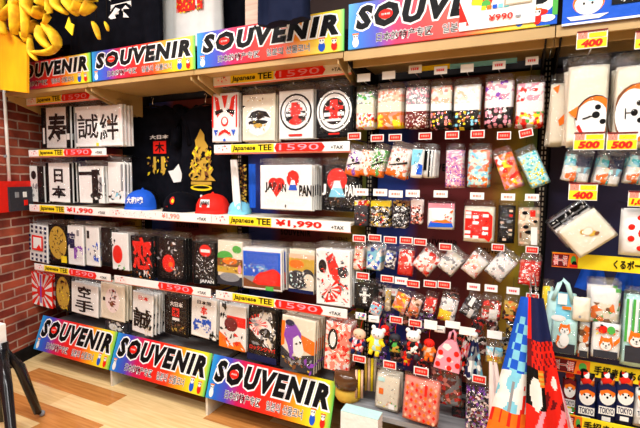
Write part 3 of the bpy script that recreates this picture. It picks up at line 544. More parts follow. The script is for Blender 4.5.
# ================================================================ PEG HOOKS WITH PRICE CARDS
def bars(w1, c, seed=0):
    R = random.Random(seed); x = .2; o = []
    while x < .75: l = R.uniform(.06, .16); o.append(('r', x, .36, min(.8, x+l), .66, c)); x += l+.05
    return o
CARD = {'r': [('r', .07, .12, .93, .88, 'r')]+bars(1, 's', 1), 'w': [('r', .2, .3, .8, .36, 'z')]+bars(1, 's', 2), 'm': bars(1, 'r', 3)+[('r', .15, .6, .8, .68, 'p')], 'b': []}
cardname = {'r': 'red', 'w': 'white', 'm': 'white and red', 'b': 'blank white'}
_cm = {}
def hook(px, py, st, what, D=1.985, tilt=0, w=13, h=7, label=None, art=None, zr=None):
    p = P(px, py, D); key = (st, w, h) if art is None else None
    _, _, W, H = PR(px-w/2, py-h/2, px+w/2, py+h/2, D)
    t = thing('peg_hook', label or 'peg hook with %s price card above the %s' % (cardname[st], sh(what, 6)), 'hook', p, (0, radians(tilt), 0), 'peg hooks with price cards')
    L = YB-D-.012
    M().tube([(0, L, -H*.5), (0, .02, -H*.5), (0, .006, -H*.2)], .0025, STEEL, 6).build('hook_rod', t)
    m = M().slab(W, H, .002, 'w', .0005, yb=.004); m.art(art if art is not None else CARD[st], W, H, .0015); m.build('price_card', t)
    return t
PEG = 'small bagged goods on peg hooks'
def bag(nm, cat, desc, box, mf, D=2.04, t=.018, tilt=0, n=1, step=.026, art=[], flat=True, hdr=.03, part='contents', crk=False, yaw=0, seed=0, hcol=None, group=PEG, short=None, filmon=True):
    cx, cz, w, h = PR(*box, D); R = random.Random(seed+int(box[0]*3+box[1]*5))
    o = thing(nm, desc, cat, (cx, D, cz), (0, radians(tilt), radians(yaw)), group)
    f = mf if callable(mf) else (lambda u, v, k=mf: k)
    m = M().pillow(w, h, t, f(.5, .5), 12, seed+int(box[0]), .0008 if flat else .0022, 0, 0, .12 if flat else .45, f)
    if art: m.art(art, w*.94, h*.94, -t-.0015)
    m.build(part, o)
    if filmon:
        b = M().pillow(w*1.03+.002, h+hdr, t+.006, FILM2 if crk or not flat else FILM, 8, seed+int(box[1]), .0025 if not flat else .0012, hdr/2, .003, .25)
        pb = b.build('plastic_bag', o)
    if hcol: M().slab(w*.96, .028, .004, hcol, .0006, zc=h/2+.004, yb=-t*.5).build('header_card', pb if filmon else o)
    for k in range(1, n):
        d = dup(o, (cx+R.uniform(-.005, .005), D+step*k, cz+R.uniform(-.004, .004)), '%s behind the %s, %s in that stack' % (cat, sh(short or desc, 8), ORD[k]))
        d.rotation_euler = (0, radians(tilt+R.uniform(-4, 4)), radians(yaw))
    return o
def band(lo, a, hi, b, c): return lambda u, v: a if v < lo else (b if v < hi else c)
G1 = 'gift_bag', 'gift bag'
for d, bx, f, tg in (
    ('small gift bag with green and cream top, red and yellow bottom', (357, 92, 375, 129), band(.42, 'v:wyrzwsw:110', .66, 'c', 'v:Gcqewc:90'), (363.5, 77.5)),
    ('small gift bag with salmon top, cream band and orange bottom', (378, 89, 403, 129), band(.42, 'v:sosfyo:60', .64, 'c', 'v:fcszf:110'), (388.5, 75)),
    ('small gift bag with pinkish grey top, cream band, maroon bottom', (406, 87, 428, 129), band(.42, 'v:mmBmz:150', .62, 'w', 'v:ezpwew:130'), (415, 69)),
    ('small gift bag, cream and orange top, dotted black bottom, fourth from left', (431, 86, 452, 129), band(.42, 'd:kyoysp:60', .6, 'w', 'v:fczswc:80'), (440.5, 70)),
    ('small gift bag, cream floral top, black bottom with coloured dots, wider one', (454, 85, 481, 129), band(.42, 'd:kyoseLy:60', .62, 'w', 'v:wzfwcwz:80'), (467, 68)),
    ('small gift bag with a big pink blossom over a black and pink bottom', (485, 81, 513, 127), band(.42, 'd:kpzpp:50', .62, 'w', 'v:pzpzuw:70'), (499, 65)),
    ('small gift bag in pink, red and white, rightmost of the top row', (516, 83, 544, 127), band(.36, 'v:rzsGzyr:80', .58, 'z', 'v:pwrzpz:80'), (532, 60.5))):
    bag(*G1, d, bx, f, n=3, part='printed_bag', short=d[15:]); hook(tg[0], tg[1], 'm' if tg[0] not in (388.5, 467, 363.5) else 'b', d[6:], h=8)
# second row
W2 = lambda c1: (lambda u, v: 'v:o%so:60' % c1[0] if v < .22 else 'v:%s:120' % c1)
BR = [('p', [(.05, .32), (.15, .38), (.9, .62), (.95, .55), (.5, .42)], 'k'), ('e', .45, .6, .1, .07, 'k')]
SP = 'second_row'
for d, bx, k, tilt, tg, n in (
    ('crinkled bag with lilac cloth and black stroke, first of the second row', (348, 150, 363, 176), 'uwzwwz', 14, (354, 136), 2),
    ('crinkled bag of cream and orange cloth beside the lilac one', (361, 150, 373, 176), 'wczowc', 10, None, 1),
    ('crinkled bag with green cloth and black stroke', (372, 149, 386, 177), 'GwGcwe', 14, (377, 138), 2),
    ('large crinkled bag of cream cloth with black stroke, orange below', (389, 148, 411, 178), 'wwczsw', 16, (395, 137.5), 3)):
    bag('wrapped_cloth', 'wrapped cloth', d, bx, W2(k), tilt=tilt, n=n, art=BR if 'stroke' in d else [], flat=False, t=.03, part='folded_cloth')
    if tg: hook(*tg, 'r', d)
bag('card_case', 'card case', 'flat case printed blue, white and black, front of a tilted stack', (412, 149, 424, 178), 'w', tilt=4, n=1, art=[('p', [(0, .4), (.6, .55), (.9, 1), (0, 1)], 'L'), ('p', [(.5, .1), (1, .1), (1, .45), (.6, .5)], 'b'), ('x', .1, .1, .9, .9, 14, .1, 'kLw', 3)], part='printed_case', D=2.0)
bag('card_case', 'card case', 'flat black and white striped case behind the blue one', (424, 150, 436, 178), 'w', tilt=3, n=5, step=.02, art=[('r', 0, .25, .3, 1, 'k'), ('r', .45, 0, .6, 1, 'k'), ('r', .75, 0, .85, 1, 'e'), ('r', .05, .1, .35, .2, 'w')], part='printed_case', D=2.03, short='black and white striped case')
hook(425, 136, 'r', 'blue and striped card cases')
for d, bx, k, tl, tg, D in (
    ('upright pouch in mottled pink and lilac', (446, 150, 463, 188), 'v:pzzpup:150', 0, (452, 135, 0), 2.04),
    ('aqua pouch with orange flowers in a clear sleeve', (468, 150, 490, 187), 'v:qqLqcos:80', 1, (477.5, 134, 0), 2.04),
    ('tilted pouch of large red, orange and yellow flowers', (499, 153, 518, 189), 'v:roorzyps:65', -20, (504, 135.5, 0), 2.0),
    ('tilted pouch of teal with small yellow specks, end of row', (524, 152, 544, 187), 'v:qqLqyqt:140', -25, (526, 133, -12), 2.0)):
    bag('fabric_pouch', 'pouch', d, bx, k, D=D, tilt=tl, n=3, part='pouch_body', short=d); hook(tg[0], tg[1], 'r', d, tilt=tg[2], w=14, h=8)
# third row
figs = lambda s, c='kkgwr': [('x', .1, .05, .9, .6, 26, .09, c, s)]
for nm, cat, d, bx, k, art, hc, tg in (
    ('figure_pack', 'figure pack', 'pack of dark figures under a red and yellow header', (355, 204, 369, 226), 'd', figs(1, 'kkBkr'), 'v:yrzr:60', (361, 192)),
    ('figure_pack', 'figure pack', 'pack of mixed figures under a plain yellow header', (371, 205, 391, 227), 'v:kewkg:120', figs(2, 'kykwr'), 'y', (380, 192.5)),
    ('figure_pack', 'figure pack', 'pack of black and silver figures with a dark gold header', (393, 205, 408, 228), 'v:kedkw:120', figs(3, 'ekwk'), 'v:gkB:90', (395.5, 194)),
    ('figure_pack', 'figure pack', 'pack with a pinkish pair of figures, narrow', (411, 204, 423, 224), 'v:zsmkz:110', figs(4, 'zsk'), 'z', (412.5, 193.5)),
    ('snack_pack', 'snack pack', 'white pack with orange and blue swirl under a pink header', (428, 207, 455, 229), 'w', [('p', [(0, .05), (1, .1), (.9, .4), (.5, .3), (.1, .35)], 'b'), ('p', [(.1, .3), (.6, .5), (1, .3), (.6, .28)], 'o'), ('e', .45, .6, .3, .2, 'w'), ('x', .6, .5, .95, .9, 8, .08, 'kor', 4)], 'p', (440.5, 194)),
    ('magnet_card', 'magnet card', 'red rounded card dotted with white rectangular labels', (464, 206, 495, 242), 'c', [('p', [(.02, .1), (.7, .1), (.86, .0), (.95, .15), (.95, .75), (.8, .88), (.02, .9)], 'r')]+[('r', u, v, u+.2, v+.09, 'z') for u, v in ((.03, .78), (.03, .67), (.28, .67), (.28, .5), (.62, .72), (.62, .35), (.62, .2), (.02, .22), (.02, .08), (.3, .08))]+[('x', .1, .2, .9, .7, 8, .05, 'kBk', 4)], None, (477, 196)),
    ('magnet_card', 'magnet card', 'black card with two columns of small pale magnets', (498, 205, 515, 243), 'k', [('r', u, v, u+.22, v+.06, c) for u, v, c in ((.12, .52, 'f'), (.12, .4, 'e'), (.65, .85, 'f'), (.65, .72, 'r'), (.65, .32, 'f'), (.65, .2, 'a'), (.3, .05, 'f'), (.55, .55, 'e'))], None, (508, 197)),
    ('magnet_card', 'magnet card', 'tan card with black ovals and a red square', (518, 207, 540, 246), 'v:faca:60', [('r', .55, .78, .8, .95, 'r'), ('e', .3, .88, .14, .05, 'k'), ('e', .35, .5, .14, .05, 'k'), ('e', .5, .36, .2, .05, 'k'), ('e', .8, .65, .1, .04, 'k'), ('r', .6, .02, .9, .5, 'w'), ('r', .05, .2, .15, .35, 'B')], None, (532, 197.5))):
    bag(nm, cat, d, bx, k, art=art, hcol=hc, n=2 if bx[0] < 460 else 1, part='backing_card', tilt=-2 if bx[0] > 510 else 0); hook(*tg, 'w', d, w=14)
# fourth row
for d, bx, k, tilt, tg, n, fl, t in (
    ('narrow upright packet, cream and red, first of the fourth row', (354, 247, 364, 270), 'v:cfrz:70', 4, (359, 238.5), 3, True, .01),
    ('upright packet in sky blue and white', (367, 247, 382, 270), 'v:wLbLz:60', 4, (374.5, 238), 4, True, .01),
    ('small crinkled packet, navy and silver', (386, 250, 397, 268), 'v:bewnw:90', 10, (390, 240), 1, False, .03),
    ('crinkled packet, white and red above a plain red block', (399, 249, 414, 275), lambda u, v: 'r' if v < .45 else 'v:rwszr:90', 3, (406, 240.5), 2, False, .03),
    ('diamond-hung crinkled packet, white flecked with strong red', (417, 250, 437, 273), 'v:wrzwsw:80', 38, (420, 242), 2, False, .03),
    ('diamond-hung crinkled packet, plain pale cream', (441, 252, 460, 273), 'v:wczwe:80', 36, (445.5, 247), 2, False, .03),
    ('pink-centred diamond-hung crinkled packet', (466, 254, 484, 276), 'v:wzszc:80', 36, None, 2, False, .03),
    ('diamond-hung crinkled packet, large and silvery white', (490, 254, 511, 279), 'v:wewwz:90', 36, (498, 247.5), 2, False, .035),
    ('square bag of bright red specks at the right post', (519, 260, 540, 285), 'v:rrrsrw:120', 3, (532, 250), 2, True, .02)):
    bag('sweets_packet', 'packet', d, bx, k, tilt=tilt, n=n, flat=fl, t=t, crk=True, part='packet_body')
    if tg: hook(*tg, 'r', d)
# fifth row
bag('toy_pack', 'toy pack', 'black pack with a white robot-like figure', (355, 283, 377, 309), 'k', art=[('r', .42, .25, .58, .75, 'w'), ('e', .5, .82, .14, .1, 'e'), ('r', .25, .55, .75, .62, 'w'), ('x', .15, .1, .85, .9, 34, .05, 'wekk', 3)], part='backing_card', n=2); hook(362.5, 276, 'r', 'black robot pack')
for d, bx, k, tilt, tg in (
    ('round crinkled packet, red and white, below the black robot pack', (371, 302, 383, 315), 'v:rwzL:90', 20, None),
    ('long thin gold packet', (386, 289, 392, 310), 'v:gca:90', 2, (387, 279, 'r')),
    ('crinkled orange ball packet, left of two', (395, 292, 409, 311), 'v:osoyz:70', 20, (401, 281, 'm')),
    ('darker crinkled orange ball packet, right of two', (410, 297, 421, 316), 'v:fosBz:70', 15, (413, 284, 'r')),
    ('crinkled packet of dark red pieces', (425, 296, 437, 312), 'v:rrmwr:90', 10, (430, 284, 'r')),
    ('crinkled packet, white above bright yellow', (440, 297, 457, 321), lambda u, v: 'v:yoyy:90' if v < .5 and u < .75 else 'v:wez:90', 10, (444, 285, 'r')),
    ('black packet with two white labels', (463, 296, 480, 317), lambda u, v: 'w' if (abs(u-.35) < .12 and v > .55) or (abs(u-.65) < .12 and v < .5) else 'v:kked:90', 25, (473.5, 287, 'm')),
    ('red packet with tall white label and brown edge', (482, 299, 501, 319), lambda u, v: 'w' if .45 < u < .8 and v < .6 else 'v:rmrzB:90', 3, (491, 288.5, 'm')),
    ('packet with a gold-brown animal charm', (503, 300, 518, 320), 'v:gkgoB:70', 5, (513, 291, 'm'))):
    bag('charm_packet', 'packet', d, bx, k, tilt=tilt, flat=False, t=.03, part='packet_body', D=2.02)
    if tg: hook(*tg, d, D=1.975)
for i, (px, py, d) in enumerate(((361, 316, 'many-coloured sticker below the black robot pack'), (374, 319, 'plain white card below the black robot pack'), (440, 329, 'plain white card under the white and yellow packet'))):
    bag('small_card', 'card', d, (px-5.5, py-3.5, px+5.5, py+3.5), 'w', D=1.97, t=.003, hdr=.002, filmon=False, art=[('x', .1, .1, .9, .9, 14, .12, 'Gyrb', 2)] if i == 0 else [('r', .2, .4, .8, .5, 'e')], part='card_sheet')
hook(532.5, 297, 'r', 'navy cloth at the right post'); hook(391, 292, 'w', 'dark charms under the gold packet', D=2.1)
# sixth row : charms and dolls
def doll(desc, px, py, hpx, D, body, head, extra=None, ears=False, tilt=0):
    p = P(px, py, D); t = thing('hanging_charm', desc, 'charm', p, (0, radians(tilt), 0), 'charms and dolls on lower peg hooks'); s = hpx/205*D/2*.86
    hd = M().ball((0, 0, s*.62), s*.42, head, 14, (1.15, .8, .9)).build('head', t)
    m = M().pillow(s*.95, s*1.1, s*.5, body, 8, int(px), .001, -s*.15, s*.25, .5)
    for a in (-1, 1):
        m.tube([(a*s*.35, 0, s*.15), (a*s*.62, -.004, -s*.1)], [s*.14, s*.12], extra or body, 8); m.tube([(a*s*.22, 0, -s*.6), (a*s*.25, -.005, -s*.95)], [s*.17, s*.15], extra or body, 8)
    m.build('body', t)
    if ears: 
        for a in (-1, 1): M().ball((a*s*.36, 0, s*.98), s*.17, head, 10, (1, .6, 1)).build('ear', hd)
    M().tube([(0, 0, s*.98), (0, .0, s*1.5), (0, .02, s*1.7)], .0015, 'r', 5).build('loop', t)
    f = M(); 
    for a in (-1, 1): f.ball((a*s*.16, -s*.34, s*.62), s*.045, 'k', 6)
    f.ball((0, -s*.36, s*.52), s*.04, 'r', 6); f.build('face', hd); return t
doll('small doll in a pink dress with navy stripes, by the salmon shirts', 358, 342, 17, 1.96, 'v:pnwpr:70', 'f', 'n', tilt=10)
doll('small doll with white head, yellow coat and turquoise sash', 376, 340, 17, 1.95, lambda: 0 if 0 else 'v:yqyo:45', 'w', 'y', ears=True, tilt=10) if False else doll('small doll with white head and yellow and turquoise coat', 376, 342, 17, 1.95, 'v:yqyyq:38', 'w', 'y', ears=True, tilt=10)
doll('dark charm with a green and gold body', 395, 345, 14, 2.0, 'v:kGkg:60', 'd', 'k')
doll('dark red charm between the yellow doll and the dark one', 385, 334, 11, 2.03, 'v:rmk:60', 'r', 'm')
doll('white bear head charm over a red and dark body', 413, 345, 17, 1.95, 'v:rkmw:60', 'w', 'd', ears=True)
doll('orange and red lantern-like charm beside the bear head', 429, 350, 13, 1.97, 'v:offo:60', 'r', 'o')
doll('small red and yellow charm below the bear head', 407, 358, 9, 2.0, 'v:rory:60', 'r', 'r')
for i, (px, py) in enumerate(((396, 320), (415, 323.5))): hook(px, py, 'r', ('dark green charm', 'white bear head charm')[i], D=1.95)
hook(430.5, 325, 'b', 'orange lantern-like charm', D=1.95, h=9); hook(452.5, 325, 'b', 'pink bag with red circles', D=1.93, w=15, h=7); hook(467, 331.5, 'b', 'blue and orange knotted cloth', D=1.93, w=16, h=8)
# pink bag
cx, cz, w, h = PR(436, 339, 462, 369, 1.95); t = thing('tote_bag', 'small pink tote bag printed with red circles', 'bag', (cx, 1.95, cz), (0, radians(6), 0))
m = M(); pts = [(-w*.5, -h*.5), (w*.5, -h*.5), (w*.46, h*.1), (w*.22, h*.5), (-w*.12, h*.5), (-w*.42, h*.15)]; m.prism(pts, -.02, 0, 'v:ppzp:40')
m.art([('e', u, v, .10, .09, 'r') for u, v in ((.2, .55), (.55, .38), (.8, .62), (.15, .15), (.6, .1), (.9, .25))], w, h, -.0205); m.build('bag_body', t)
M().tube([(-w*.08, -.01, h*.48), (-w*.05, -.01, h*.75), (w*.05, -.01, h*.85), (w*.14, -.01, h*.75), (w*.17, -.01, h*.48)], .006, 'p', 8).build('handle', t)
for px, py, k, d in ((467, 352, 'v:orwpk:60', 'orange and white'), (474, 357, 'v:Lnew:40', 'faded blue')):
    p = P(px, py, 1.98 if px < 470 else 1.94); t = thing('knotted_cloth', '%s cloth knotted on a hook right of the pink tote' % d, 'cloth', p)
    sheet(M(), .02, .085, .20, lambda u, v, k=k: cm(k), 12, 12, .014, 60).build('cloth', t)
    M().ball((0, 0, .10), .014, 'w', 8).build('knot', t)
bag('coin_charm', 'charm', 'charm with pale blue top and gold coins under a white card', (486, 346, 503, 362), lambda u, v: 'v:gyoa:70' if v < .5 else 'v:Lwq:70', D=1.96, flat=False, t=.025, part='charm_body'); hook(494.5, 335, 'b', 'gold coin charm', D=1.94, w=15, h=8)
# bottom row
t = thing('stick_set', 'hanging set of pale yellow wooden sticks beside the salmon shirts', 'sticks', P(360, 385, 1.98))
for a in range(3): M().tube([(a*.014-.02, a*.004, .075), (a*.014-.02, a*.004, -.07)], .0065, 'y' if a == 1 else 'f', 8).build('stick', t)
t = thing('stick_set', 'longer hanging set of brown and yellow wooden sticks', 'sticks', P(370, 376, 2.02))
for a in range(4): M().tube([(a*.015-.022, a*.004, .09), (a*.015-.022, a*.004, -.08)], .007, 'gfya'[a], 8).build('stick', t)
hook(359, 359, 'r', 'pale yellow wooden sticks', D=1.94); hook(389.5, 365, 'r', 'cream illustrated card', D=1.94, h=8); hook(421, 371.5, 'r', 'salmon diamond-pattern pouch', D=1.92, w=15, h=8); hook(479, 379.5, 'r', 'dark purple speckled pouch', D=1.92, w=14, h=8)
bag('picture_card', 'card', 'cream card with small drawings and an orange square', (376, 374, 400, 410), 'c', D=1.98, t=.008, tilt=3, art=[('r', .12, .42, .32, .6, 'o'), ('r', .05, .8, .35, .92, 'q'), ('x', .05, .05, .9, .25, 14, .05, 'yofBG', 3), ('x', .45, .8, .9, .87, 8, .02, 'aa', 2), ('x', .45, .35, .9, .75, 14, .04, 'aafe', 5), ('r', .6, .05, .85, .2, 'w')], part='card_sheet', n=3)
bag('fabric_pouch', 'pouch', 'large salmon pouch with a diamond trellis pattern', (404, 379, 440, 422), 's', D=1.93, t=.02, tilt=3, art=[('p', [(u, v+.055), (u+.05, v), (u, v-.055), (u-.05, v)], ('f', 'r', 'o')[(i+j) % 3]) for i, u in enumerate((.08, .22, .36, .5, .64, .78, .92)) for j, v in enumerate((.1, .24, .38, .52, .66, .8, .92))]+[('r', .6, .72, .68, 1.0, 'r')], part='pouch_body', n=2, hdr=.02)
bag('fabric_pouch', 'pouch', 'dark red and brown pouch behind the salmon one', (432, 371, 462, 404), 'v:mBrse:60', D=2.05, t=.02, tilt=-3, part='pouch_body', crk=True, n=2)
bag('fabric_pouch', 'pouch', 'dark purple pouch speckled with red and white', (466, 388, 492, 432), 'v:nukmez:110', D=1.96, t=.02, part='pouch_body', n=2)
bag('fabric_pouch', 'pouch', 'dark pouch in the gap between pink tote and purple pouch', (452, 396, 466, 425), 'v:kmkd:80', D=2.1, t=.02, part='pouch_body')
for px, k, x0, x1, d in ((436, 'y', 422, 450, 'yellow'), (482, 'L', 450, 517, 'light blue')):
    cx, cz, w, h = PR(x0, 61 if k == 'L' else 65, x1, 66 if k == 'L' else 70, 2.1); tag(M().slab(w, h, .006, k, .001).build('header_strip', None, (cx, 2.1, cz), (0, 0, 0)), '%s strip above the row of small gift bags' % d, 'strip')
# dark little charms deep in the lower rows
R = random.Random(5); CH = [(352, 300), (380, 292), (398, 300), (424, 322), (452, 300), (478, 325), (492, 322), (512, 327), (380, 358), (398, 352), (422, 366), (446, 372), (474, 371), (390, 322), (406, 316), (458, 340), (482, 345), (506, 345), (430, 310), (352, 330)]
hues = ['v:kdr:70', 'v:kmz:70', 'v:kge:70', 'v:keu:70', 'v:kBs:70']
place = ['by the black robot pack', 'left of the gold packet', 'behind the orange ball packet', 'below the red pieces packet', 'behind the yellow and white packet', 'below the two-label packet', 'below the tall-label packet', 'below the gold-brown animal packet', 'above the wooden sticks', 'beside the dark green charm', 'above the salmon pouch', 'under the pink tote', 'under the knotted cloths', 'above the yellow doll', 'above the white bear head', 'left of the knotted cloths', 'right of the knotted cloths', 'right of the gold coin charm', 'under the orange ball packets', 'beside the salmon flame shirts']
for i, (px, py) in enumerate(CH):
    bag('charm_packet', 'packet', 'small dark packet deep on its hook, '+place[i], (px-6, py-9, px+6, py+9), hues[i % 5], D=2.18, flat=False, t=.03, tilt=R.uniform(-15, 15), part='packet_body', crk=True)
# ================================================================ RIGHT BAY : DOG GOODS
DG = 'dog goods in the right hand bay'
def dog(cu, cv, s, ar=1., o='o', band_=None):
    X = lambda a: cu+a*s; Z = lambda a: cv+a*s*ar
    r = [('p', [(X(-.9), Z(.35)), (X(-.75), Z(1.15)), (X(-.25), Z(.8))], o), ('p', [(X(.9), Z(.35)), (X(.75), Z(1.15)), (X(.25), Z(.8))], o), ('e', cu, cv, s, s*ar*.92, o), ('e', cu, Z(-.28), s*.78, s*ar*.6, 'w'), ('e', X(-.42), Z(.3), .1*s, .1*s*ar, 'w'), ('e', X(.42), Z(.3), .1*s, .1*s*ar, 'w'),
         ('e', X(-.4), Z(.02), .11*s, .12*s*ar, 'k'), ('e', X(.4), Z(.02), .11*s, .12*s*ar, 'k'), ('e', cu, Z(-.2), .13*s, .1*s*ar, 'k'), ('p', [(X(-.03), Z(-.2)), (X(.03), Z(-.2)), (X(.03), Z(-.45)), (X(-.03), Z(-.45))], 'k'), ('p', [(X(-.35), Z(-.4)), (X(0), Z(-.5)), (X(.35), Z(-.4)), (X(0), Z(-.58))], 'k')]
    if band_: r += [('p', [(X(-1.0), Z(.35)), (X(1.0), Z(.35)), (X(.8), Z(.95)), (X(0), Z(1.15)), (X(-.8), Z(.95))], band_)]
    return r
_wd = lambda d: d
def dogtowel(desc, box, art, n, D=1.93):
    bag('dog_towel', 'towel', desc, box, 'c', D=D, t=.022, n=n, step=.045, art=art, part='folded_towel', hdr=.05, group=DG, short='left dog-face towel' if box[0] < 600 else 'right dog-face towel')
dogtowel('bagged white towel with a large sideways dog face, left stack', (566, 66, 607, 146), [('e', .72, .33, .52, .30, 'k'), ('e', .74, .33, .50, .285, 'o'), ('e', .64, .30, .42, .26, 'w'), ('e', .78, .47, .08, .035, 'k'), ('e', .92, .28, .08, .035, 'k'), ('e', .74, .37, .10, .045, 'k'), ('r', .55, .345, .70, .36, 'k'), ('p', [(.02, .42), (.3, .5), (.25, .33), (.1, .38)], 'o'), ('p', [(.27, .5), (.3, .5), (.26, .3), (.22, .32)], 'B'), ('p', [(.25, .22), (.32, .25), (.5, .08), (.42, .06)], 'r'), ('p', [(.4, .33), (.6, .36), (.6, .34), (.4, .31)], 'k')], 3)
bag('dog_towel', 'towel', 'white bagged towel with orange ear, left of the left dog-face stack', (549, 84, 567, 146), 'c', D=2.03, t=.022, n=2, step=.04, art=[('p', [(.1, .95), (.5, 1), (.4, .85)], 'o'), ('p', [(.5, .4), (1, .55), (.9, .35), (.6, .3)], 'o'), ('p', [(.0, .0), (.03, .9), (.06, .9), (.04, .0)], 'a')], part='folded_towel', hdr=.04, group=DG, short='orange ear towel')
dogtowel('bagged white towel with a large sideways dog face, right stack', (613, 66, 654, 148), [('e', .58, .42, .66, .38, 'B'), ('e', .64, .42, .62, .37, 'o'), ('e', .46, .40, .46, .33, 'w'), ('e', .62, .54, .08, .035, 'k'), ('e', .50, .42, .09, .045, 'k'), ('e', .66, .32, .08, .035, 'k'), ('r', .28, .41, .5, .425, 'k'), ('p', [(.25, .48), (.28, .48), (.29, .34), (.26, .34)], 'k')], 3)
def dogbits(desc, box, tilt, n, D=1.95): bag('dog_mitten', 'mitten', desc, box, lambda u, v: ('v:wocw:60' if u < .5 and v < .55 else ('w' if u > .6 and v < .35 else ('n' if u > .45 and v > .6 else 'v:teqeL:70'))), D=D, t=.03, tilt=tilt, n=n, flat=False, part='contents', crk=True, group=DG, short=('left' if box[0] < 590 else 'middle' if box[0] < 620 else 'rightmost')+' knit bag')
dogbits('crinkled bag, cream and navy knit, left above the 400 card', (563, 155, 590, 182), 8, 2)
dogbits('crinkled bag, cream and navy knit, middle of its row', (595, 156, 621, 185), 10, 2)
dogbits('crinkled bag, cream and navy knit, cut by the photo edge', (625, 156, 652, 184), 8, 2)
# square tote-like pouches, tilted
def pouchrot(desc, px, py, wpx, hpx, D, base, art, n, tilt, nm, short):
    bag(nm, 'pouch', desc, (px-wpx/2, py-hpx/2, px+wpx/2, py+hpx/2), base, D=D, t=.016, tilt=tilt, n=n, step=.03, art=art, part='pouch_body', group=DG, short=short, hdr=.01)
pouchrot('cream square pouch with a small gold dog, tilted front one', 587, 233, 48, 34, 1.87, 'c', [('e', .45, .6, .07, .08, 'g'), ('e', .45, .58, .04, .04, 'c'), ('e', .6, .42, .1, .07, 'g'), ('e', .68, .36, .06, .05, 'B'), ('e', .55, .55, .13, .12, 'f'), ('e', .55, .55, .11, .10, 'c')], 1, -40, 'dog_pouch', 'x')
pouchrot('black and white striped pouch tilted behind the cream one', 576, 224, 46, 32, 1.95, 'e', [('r', 0, .85, 1, 1, 'k'), ('r', 0, .6, 1, .72, 'w'), ('r', 0, .75, 1, .8, 'k'), ('x', .0, .6, 1, 1, 26, .05, 'kew', 3)], 3, -40, 'dog_pouch', 'black and white striped pouch')
cx, cz, w, h = PR(619, 208, 656, 256, 1.93); t = thing('paw_cushion', 'puffy white cushion with red paw pads at the photo edge', 'cushion', (cx, 1.93, cz))
M().pillow(w, h, .07, 'w', 12, 3, .0, 0, .03, .35).build('cushion_body', t)
m = M()
for u, v, r in ((-.22, .12, .09), (-.22, -.12, .09), (.02, .3, .1), (.05, -.3, .1), (.15, 0, .18)): m.ball((u*w, -.04+.02*abs(v), v*h), r*w*1.1, 'r', 12, (1, .25, 1))
m.build('paw_pads', t)
def pricecard(px, py, txt, d, yel=True, D=1.86, w=31, h=18):
    hook(px, py, 'w', '', D=D, w=w, h=h, label='hook with a yellow and white %s price card %s' % (txt, d),
         art=[('r', .02, .05, .98, .62 if not yel else .55, 'y'), ('r', .04, .55, .35, .9, 's'), ('x', .05, .58, .33, .88, 12, .02, 'mrw', 3), ('r', .4, .6, .95, .85, 'y'), ('x', .45, .68, .9, .76, 8, .015, 'k', 2), ('t', txt, .15 if len(txt) < 5 else .1, .08, .85, .5, 'r', .06, .15)]+([('r', 0, .92, 1, 1, 'm')]))
pricecard(592, 39, '400', 'at the top shelf edge'); pricecard(648, 39, '400', 'cut off beside the top shelf', w=26)
pricecard(589, 141, '500', 'over the left dog-face towels'); pricecard(622, 141, '500', 'over the right dog-face towels')
pricecard(583, 191.5, '400', 'above the striped pouches', w=29); pricecard(643, 199, '1,000', 'above the paw cushion', w=30, h=16)
# yellow rails
def yrail(x0, x1, y, D, txt, label, xl, u0, u1, z=None, h=.058):
    a, b = P(x0, y, D), P(x1, y, D); w = b.x-a.x
    t = thing('yellow_rail', label, 'price rail', ((a.x+b.x)/2, D, a.z), group='yellow rails of the dog goods bay')
    k = (P(xl, y, D).x-a.x)/w
    m = M().slab(w, h, .006, 'y', .001); m.art([('r', 0, 0, k, 1, 'o'), ('p', [(0, .05), (k*.6, .05), (k*.66, .9), (0, .9)], 'm'), ('t', '福一福', .01, .14, k*.6, .86, 'w', .05), ('t', '福一福', .01, .14, k*.6, .86, 'r', -.0), ('e', k*.82, .55, k*.1, .3, 'G'), ('e', k*.86, .3, k*.1, .2, 'k'), ('r', k*.68, .08, k*.98, .25, 'r'), ('t', txt, u0, .2, u1, .82, 'k', .03)], w, h, -.006)
    m.build('label_strip', t)
    for s in (-.46, .46): M().box(s*w-.003, s*w+.003, 0, YB-D-.07, -.02, -.01, STEEL).build('rail_arm', t)
yrail(552, 676, 259, 1.93, 'くるポーチ', 'yellow rail reading くるポ with red badge, under the cream pouch', 578, .52, .80)
yrail(551, 676, 362, 1.90, '手招きはちの', 'yellow rail reading 手招きはちの above the navy dog purses', 590, .37, .78)
yrail(560, 676, 419, 1.86, '手招きはち', 'yellow rail reading 手招き at the bottom edge of the photo', 582, .22, .62)
# bags below the first yellow rail
cx, cz, w, h = PR(546, 276, 576, 352, 1.86); t = thing('drawstring_bag', 'light blue dog bag with looped handle', 'bag', (cx, 1.86, cz), group=DG)
m = M(); m.pillow(w, h*.8, .05, 'q', 10, 4, .003, -h*.1, .02, .4, lambda u, v: 'L' if v > .5 and .3 < u < .8 else 'q')
m.art([('r', .35, .66, .65, .8, 'w'), ('e', .4, .48, .25, .04, 'w'), ('r', .5, .6, .8, .64, 'o')]+dog(.55, .17, .2, .42), w, h, -.034); m.build('bag_body', t)
M().tube([(-w*.3, -.02, h*.2), (-w*.12, -.025, h*.42), (0, -.02, h*.47), (w*.14, -.025, h*.42), (w*.36, -.02, h*.18)], .008, 'q', 8).build('handle', t)
bag('dog_bag', 'bag', 'yellow and pale blue bag peeping left of the light blue one', (541, 285, 552, 345), lambda u, v: 'y' if v > .45 and u < .7 else 'q', D=1.93, t=.03, flat=False, part='bag_body', group=DG)
bag('dog_glove', 'glove', 'cream paw-shaped glove right of the light blue bag', (572, 296, 590, 320), 'c', D=1.84, t=.03, flat=False, part='glove_body', group=DG, filmon=False, art=[('e', .4, .2, .08, .06, 'e')])
